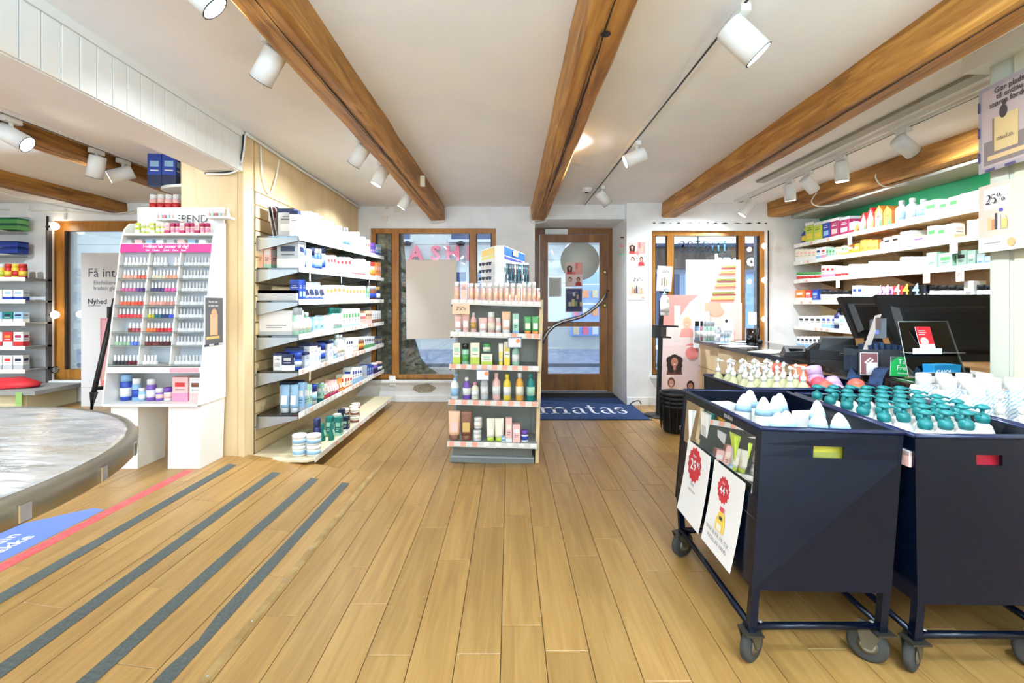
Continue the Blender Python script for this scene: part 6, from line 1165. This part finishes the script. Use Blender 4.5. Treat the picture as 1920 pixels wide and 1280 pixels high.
c3, P3 = cart('promotion_cart', 'navy promotion cart of white striped bottles beside the painted end wall', [(1.80,1.55),(2.20,1.55),(2.22,2.26),(1.85,2.26)], [(1.80,1.53),(2.22,1.53),(2.24,2.27),(1.86,2.27)], .235, .765, [(1.82,1.57),(2.18,1.57),(2.18,2.2),(1.86,2.2)], False, None, .5)
c4, P4 = cart('promotion_cart', 'navy promotion cart of soap pumps and refill pouches before the counter', [(1.21,2.40),(1.9,2.40),(1.92,2.82),(1.19,2.86)], [(1.20,2.38),(1.92,2.36),(1.93,2.80),(1.182,2.85)], .235, .765, [(1.24,2.42),(1.88,2.42),(1.88,2.78),(1.22,2.8)], False, None, .6)
# dark handle plate inside the first cart, lettering on its rim
MB().box(1.09,1.21,2.255,2.262,.62,.70,M((46,50,66),.4)).build('handle_plate', c1)
o_, w_ = strokes('matas', m_wp); a = P1(3,0,.62,.965); b = P1(3,0,.75,.965)
lt = obj('lettering', o_, c1, tuple(a+Vector((-.004,0,-.006)))); d_ = (b-a).normalized(); k = .075/w_; lt.rotation_euler = (PI/2, 0, math.atan2(d_.y, d_.x)); lt.scale = (k, .018/1.3, 1)
# things in slot
for P_, cc, lb in ((P1,(196,190,60),'olive yellow pack seen through the hand slot of the window cart'),(P2,(190,40,50),'red and white pack seen through the hand slot of the second cart')):
    p = P_(0,1,.5,.8); prod('box_low', lb, (p.x, p.y+.06, .50), -.1, .16, .05, .24, cc, (150,150,60) if cc[2] == 60 else (190,120,110) if cc[2] == 50 else (200,190,80), (170,30,44) if cc[2] == 50 else (150,150,70))
# price sheets on the window cart's side
def sheet_on(u0, u1, v1, v0, label, price, sub, bottle):
    a, b, c_, d_ = P1(3,0,u0,v0), P1(3,0,u1,v0), P1(3,0,u1,v1), P1(3,0,u0,v1); wd = (b-a).length; hh = (d_-a).length
    n_ = (b-a).cross(d_-a).normalized(); n_ = n_ if n_.x < 0 else -n_; cv = .022
    o = thing('price_sheet', label, 'price sign', tuple(a)); X_ = (b-a).normalized(); Z_ = (d_-a).normalized(); N_ = X_.cross(Z_)
    R_ = Matrix((( X_.x, -N_.x, Z_.x), (X_.y, -N_.y, Z_.y), (X_.z, -N_.z, Z_.z))); o.rotation_euler = R_.to_euler()
    yb = lambda z: -.006-cv*math.sin(PI*.0)-.02*(1-z/hh)**2 + .0    # curls away at the foot
    def bent(shape, m, e):
        mb = MB(); mb.poly([(x, yb(z)-e, z) for x, z in shape], m); return mb
    mb = MB(); n = 8; V = []
    for i in range(n+1): z = hh*i/n; V += [(0,yb(z),z),(wd,yb(z),z),(wd,yb(z)+.0012,z),(0,yb(z)+.0012,z)]
    fs = [(4*i+k, 4*i+(k+1)%4, 4*i+4+(k+1)%4, 4*i+4+k) for i in range(n) for k in range(4)]+[(3,2,1,0),(4*n,4*n+1,4*n+2,4*n+3)]
    mb.add(V, fs, M((240,240,240), .5, name='paper')); mb.build('sheet', o)
    cx_, cz_, r_ = wd*.42, hh*.74, wd*(.3 if not bottle else .2)
    star = []; 
    for i in range(28): a_ = 2*PI*i/28; rr = r_*(1 if i % 2 else .86); star.append((cx_+rr*math.cos(a_), cz_+rr*1.02*math.sin(a_)))
    bent(star, M((190,40,52), .5), .001).build('star', o)
    letter(price, r_*.85, m_wp, o, (cx_-.1*r_, yb(cz_)-.003, cz_-r_*.32), UP, .02); letter('95', r_*.42, m_wp, o, (cx_+r_*.62, yb(cz_)-.003, cz_-.0), UP, .02); letter('kun', r_*.32, m_wp, o, (cx_, yb(cz_)-.003, cz_+r_*.42), UP)
    mk = M((110,110,120), .6)
    for i, s in enumerate(sub): letter(s, wd*.085, mk, o, (wd*.5 if bottle else wd*.45, yb(hh*.15)-.003 if bottle else yb(hh*.5)-.003, (hh*.2 if bottle else hh*.46)-i*wd*.11), UP)
    if bottle:
        z0 = hh*.27
        for shp, c in (([(wd*.36,z0),(wd*.62,z0),(wd*.64,z0+hh*.1),(wd*.6,z0+hh*.2),(wd*.54,z0+hh*.235),(wd*.46,z0+hh*.235),(wd*.4,z0+hh*.2),(wd*.35,z0+hh*.1)],(238,206,90)),([(wd*.44,z0+hh*.235),(wd*.56,z0+hh*.235),(wd*.56,z0+hh*.29),(wd*.44,z0+hh*.29)],(214,70,90)),([(wd*.42,z0+hh*.02),(wd*.58,z0+hh*.02),(wd*.58,z0+hh*.09),(wd*.42,z0+hh*.09)],(244,240,220)),([(wd*.46,z0+hh*.14),(wd*.55,z0+hh*.14),(wd*.55,z0+hh*.18),(wd*.46,z0+hh*.18)],(40,50,80))): bent(shp, M(c, .5), .006 if c[0] != 238 else .003).build('print', o)
sheet_on(.14, .48, .60, -.02, 'white price sheet reading 29.95 in a red star, on the window cart', '29', ['Flere', 'varianter'], False)
sheet_on(.52, .86, .60, -.02, 'white price sheet reading 44.95 with a yellow bottle, on the window cart', '44', ['SPAR 30 KR. PR. STK.', 'MICELLAR VAND', '400 ML'], True)
# cart goods
IZ = .25+.42*.517
def sp(P_, u, v, z):   # a spot inside a cart, u across, v into depth
    a = P_(0,1,u,.5); b = P_(3,2,u,.5); p = a.lerp(b, v); return (p.x, p.y, z)
rnd = random.Random(11); k = 0
for u, v in [(.22,.50),(.36,.40),(.40,.62),(.54,.42),(.60,.56),(.66,.30),(.80,.36),(.88,.22),(.50,.24),(.30,.22)]:
    k += 1; prod('oval', 'white rounded shower bottle with a pale blue band in the window cart, %s placed' % ordn(k), sp(P1,u,v,IZ), rnd.uniform(-.6,.6), .08, .08, .36 if v > .35 else .33, C['white'], C['white'], C['lblue'], 'white shower bottles in the window cart', (rnd.uniform(-.08,.08), rnd.uniform(-.1,.1)))
for k, (u, v, w_, h_, ca) in enumerate([(.12,.86,.1,.20,'white'),(.3,.84,.12,.24,'white'),(.14,.66,.1,.22,'white'),(.5,.84,.1,.22,'white'),(.14,.44,.09,.18,'grey'),(.13,.30,.08,.2,'yg'),(.13,.16,.08,.2,'yg'),(.30,.10,.1,.18,'yellow'),(.72,.8,.1,.24,'white'),(.86,.6,.1,.25,'white')]):
    prod('box_low' if k % 3 else 'tube', '%s low pack under the shower bottles in the window cart, %s' % ({'white':'white','grey':'grey','yg':'olive','yellow':'yellow'}[ca], ordn(k+1)), sp(P1,u,v,IZ), rnd.uniform(-.4,.4), w_, .07, h_+.03, C[ca], C['cream'], C['pink'] if k == 6 else C['grey'], 'low packs in the window cart')
k = 0
for j in range(6):
    for i in range(6):
        if j == 0 and i in (0, 4, 5): continue
        k += 1; prod('dome', 'white lotion bottle with a teal pump in the second cart, row %s, %s across' % (ordn(j+1), ordn(i+1)), sp(P2, .11+.15*i+.01*(j % 2), .16+.145*j, .555), rnd.uniform(-.9,.5), .07, .07, .275, C['white'], (12,112,112), C['lblue'], 'teal pump bottles in the second cart')
for k, (u, v) in enumerate([(.08,.05),(.74,.05)]): prod('flat', 'pink and white flat pack at the front of the second cart, %s placed' % ordn(k+1), sp(P2,u+.05,v+.02,.66), 0, .13, .05, .05, C['rose'], C['white'], C['red'], 'flat packs in the second cart')
k = 0
for j in range(5):
    for i in range(5):
        k += 1; prod('pump', 'clear olive soap bottle with a white pump before the counter, row %s, %s across' % (ordn(j+1), ordn(i+1)), sp(P4, .07+.095*i+.02*(j % 2), .1+.19*j, .556), rnd.uniform(-1.5,1.5), .066, .066, .32, (206,204,160), C['white'], (226,226,200), 'olive soap bottles in the cart before the counter')
for k, (u, v, ca, t, tz) in enumerate([(.56,.80,'orange',-.5,.2),(.62,.35,'pink',-.9,.5),(.70,.70,'orange',-.2,0),(.70,.25,'pink',-1.0,-.4),(.78,.55,'purple',-.3,.7),(.86,.80,'orange',-.7,-.8),(.88,.35,'purple',-1.0,-.3),(.80,.12,'orange',-1.1,.4),(.94,.65,'purple',-.9,.9),(.95,.15,'orange',-1.0,-.6)]):
    cc_ = {'pink':(226,74,92),'purple':(186,158,200),'orange':(222,120,78)}[ca]
    prod('jar' if k % 3 != 2 else 'tube', '%s tilted tub before the counter, %s placed from the soap pumps' % ({'orange':'orange','pink':'coral pink','purple':'lilac'}[ca], ordn(k+1)), sp(P4,.5+(u-.5)*.86,v,.69+.02*(v > .5)), tz, .085, .08, .14, cc_, {'pink':(240,90,110),'purple':(204,180,216),'orange':(236,104,88)}[ca], shade(cc_, 1.15), 'orange and lilac tubs before the counter', (t, tz*.4))
k = 0
for j in range(5):
    for i in range(4):
        far = j >= (2 if i == 0 else 3)
        if not far and i == 0: continue
        k += 1
        o = prod('flask' if far else 'pump', '%s in the third cart, row %s, %s across' % ('tall white bottle with slanted blue stripes' if far else 'white pump bottle with grey wave stripes', ordn(j+1), ordn(i+1)), sp(P3, .13+.245*i, .12+.18*j, .503), rnd.uniform(-.5,.5), .1 if far else .075, .1 if far else .075, .375 if far else .33, C['white'], C['white'], C['white'], 'white striped bottles in the third cart')
        sc_ = M((150,186,214) if far else (176,180,190), .5, name='stripe_print')
        mb = MB(); r = (.05 if far else .0375)*1.02; zz = .20 if far else .05
        for s_ in range(7):
            for side in range(6):
                a0 = -PI/2-1.1+side*.37; z0 = zz+.018*s_; mb.add([(r*math.cos(a0),r*math.sin(a0),z0),(r*math.cos(a0+.36),r*math.sin(a0+.36),z0+(.014 if far or side % 2 else -.0)),(r*math.cos(a0+.36),r*math.sin(a0+.36),z0+.006+(.014 if far or side % 2 else -.0)),(r*math.cos(a0),r*math.sin(a0),z0+.006)], [(0,1,2,3)], sc_)
        mb.build('stripe_print', o)
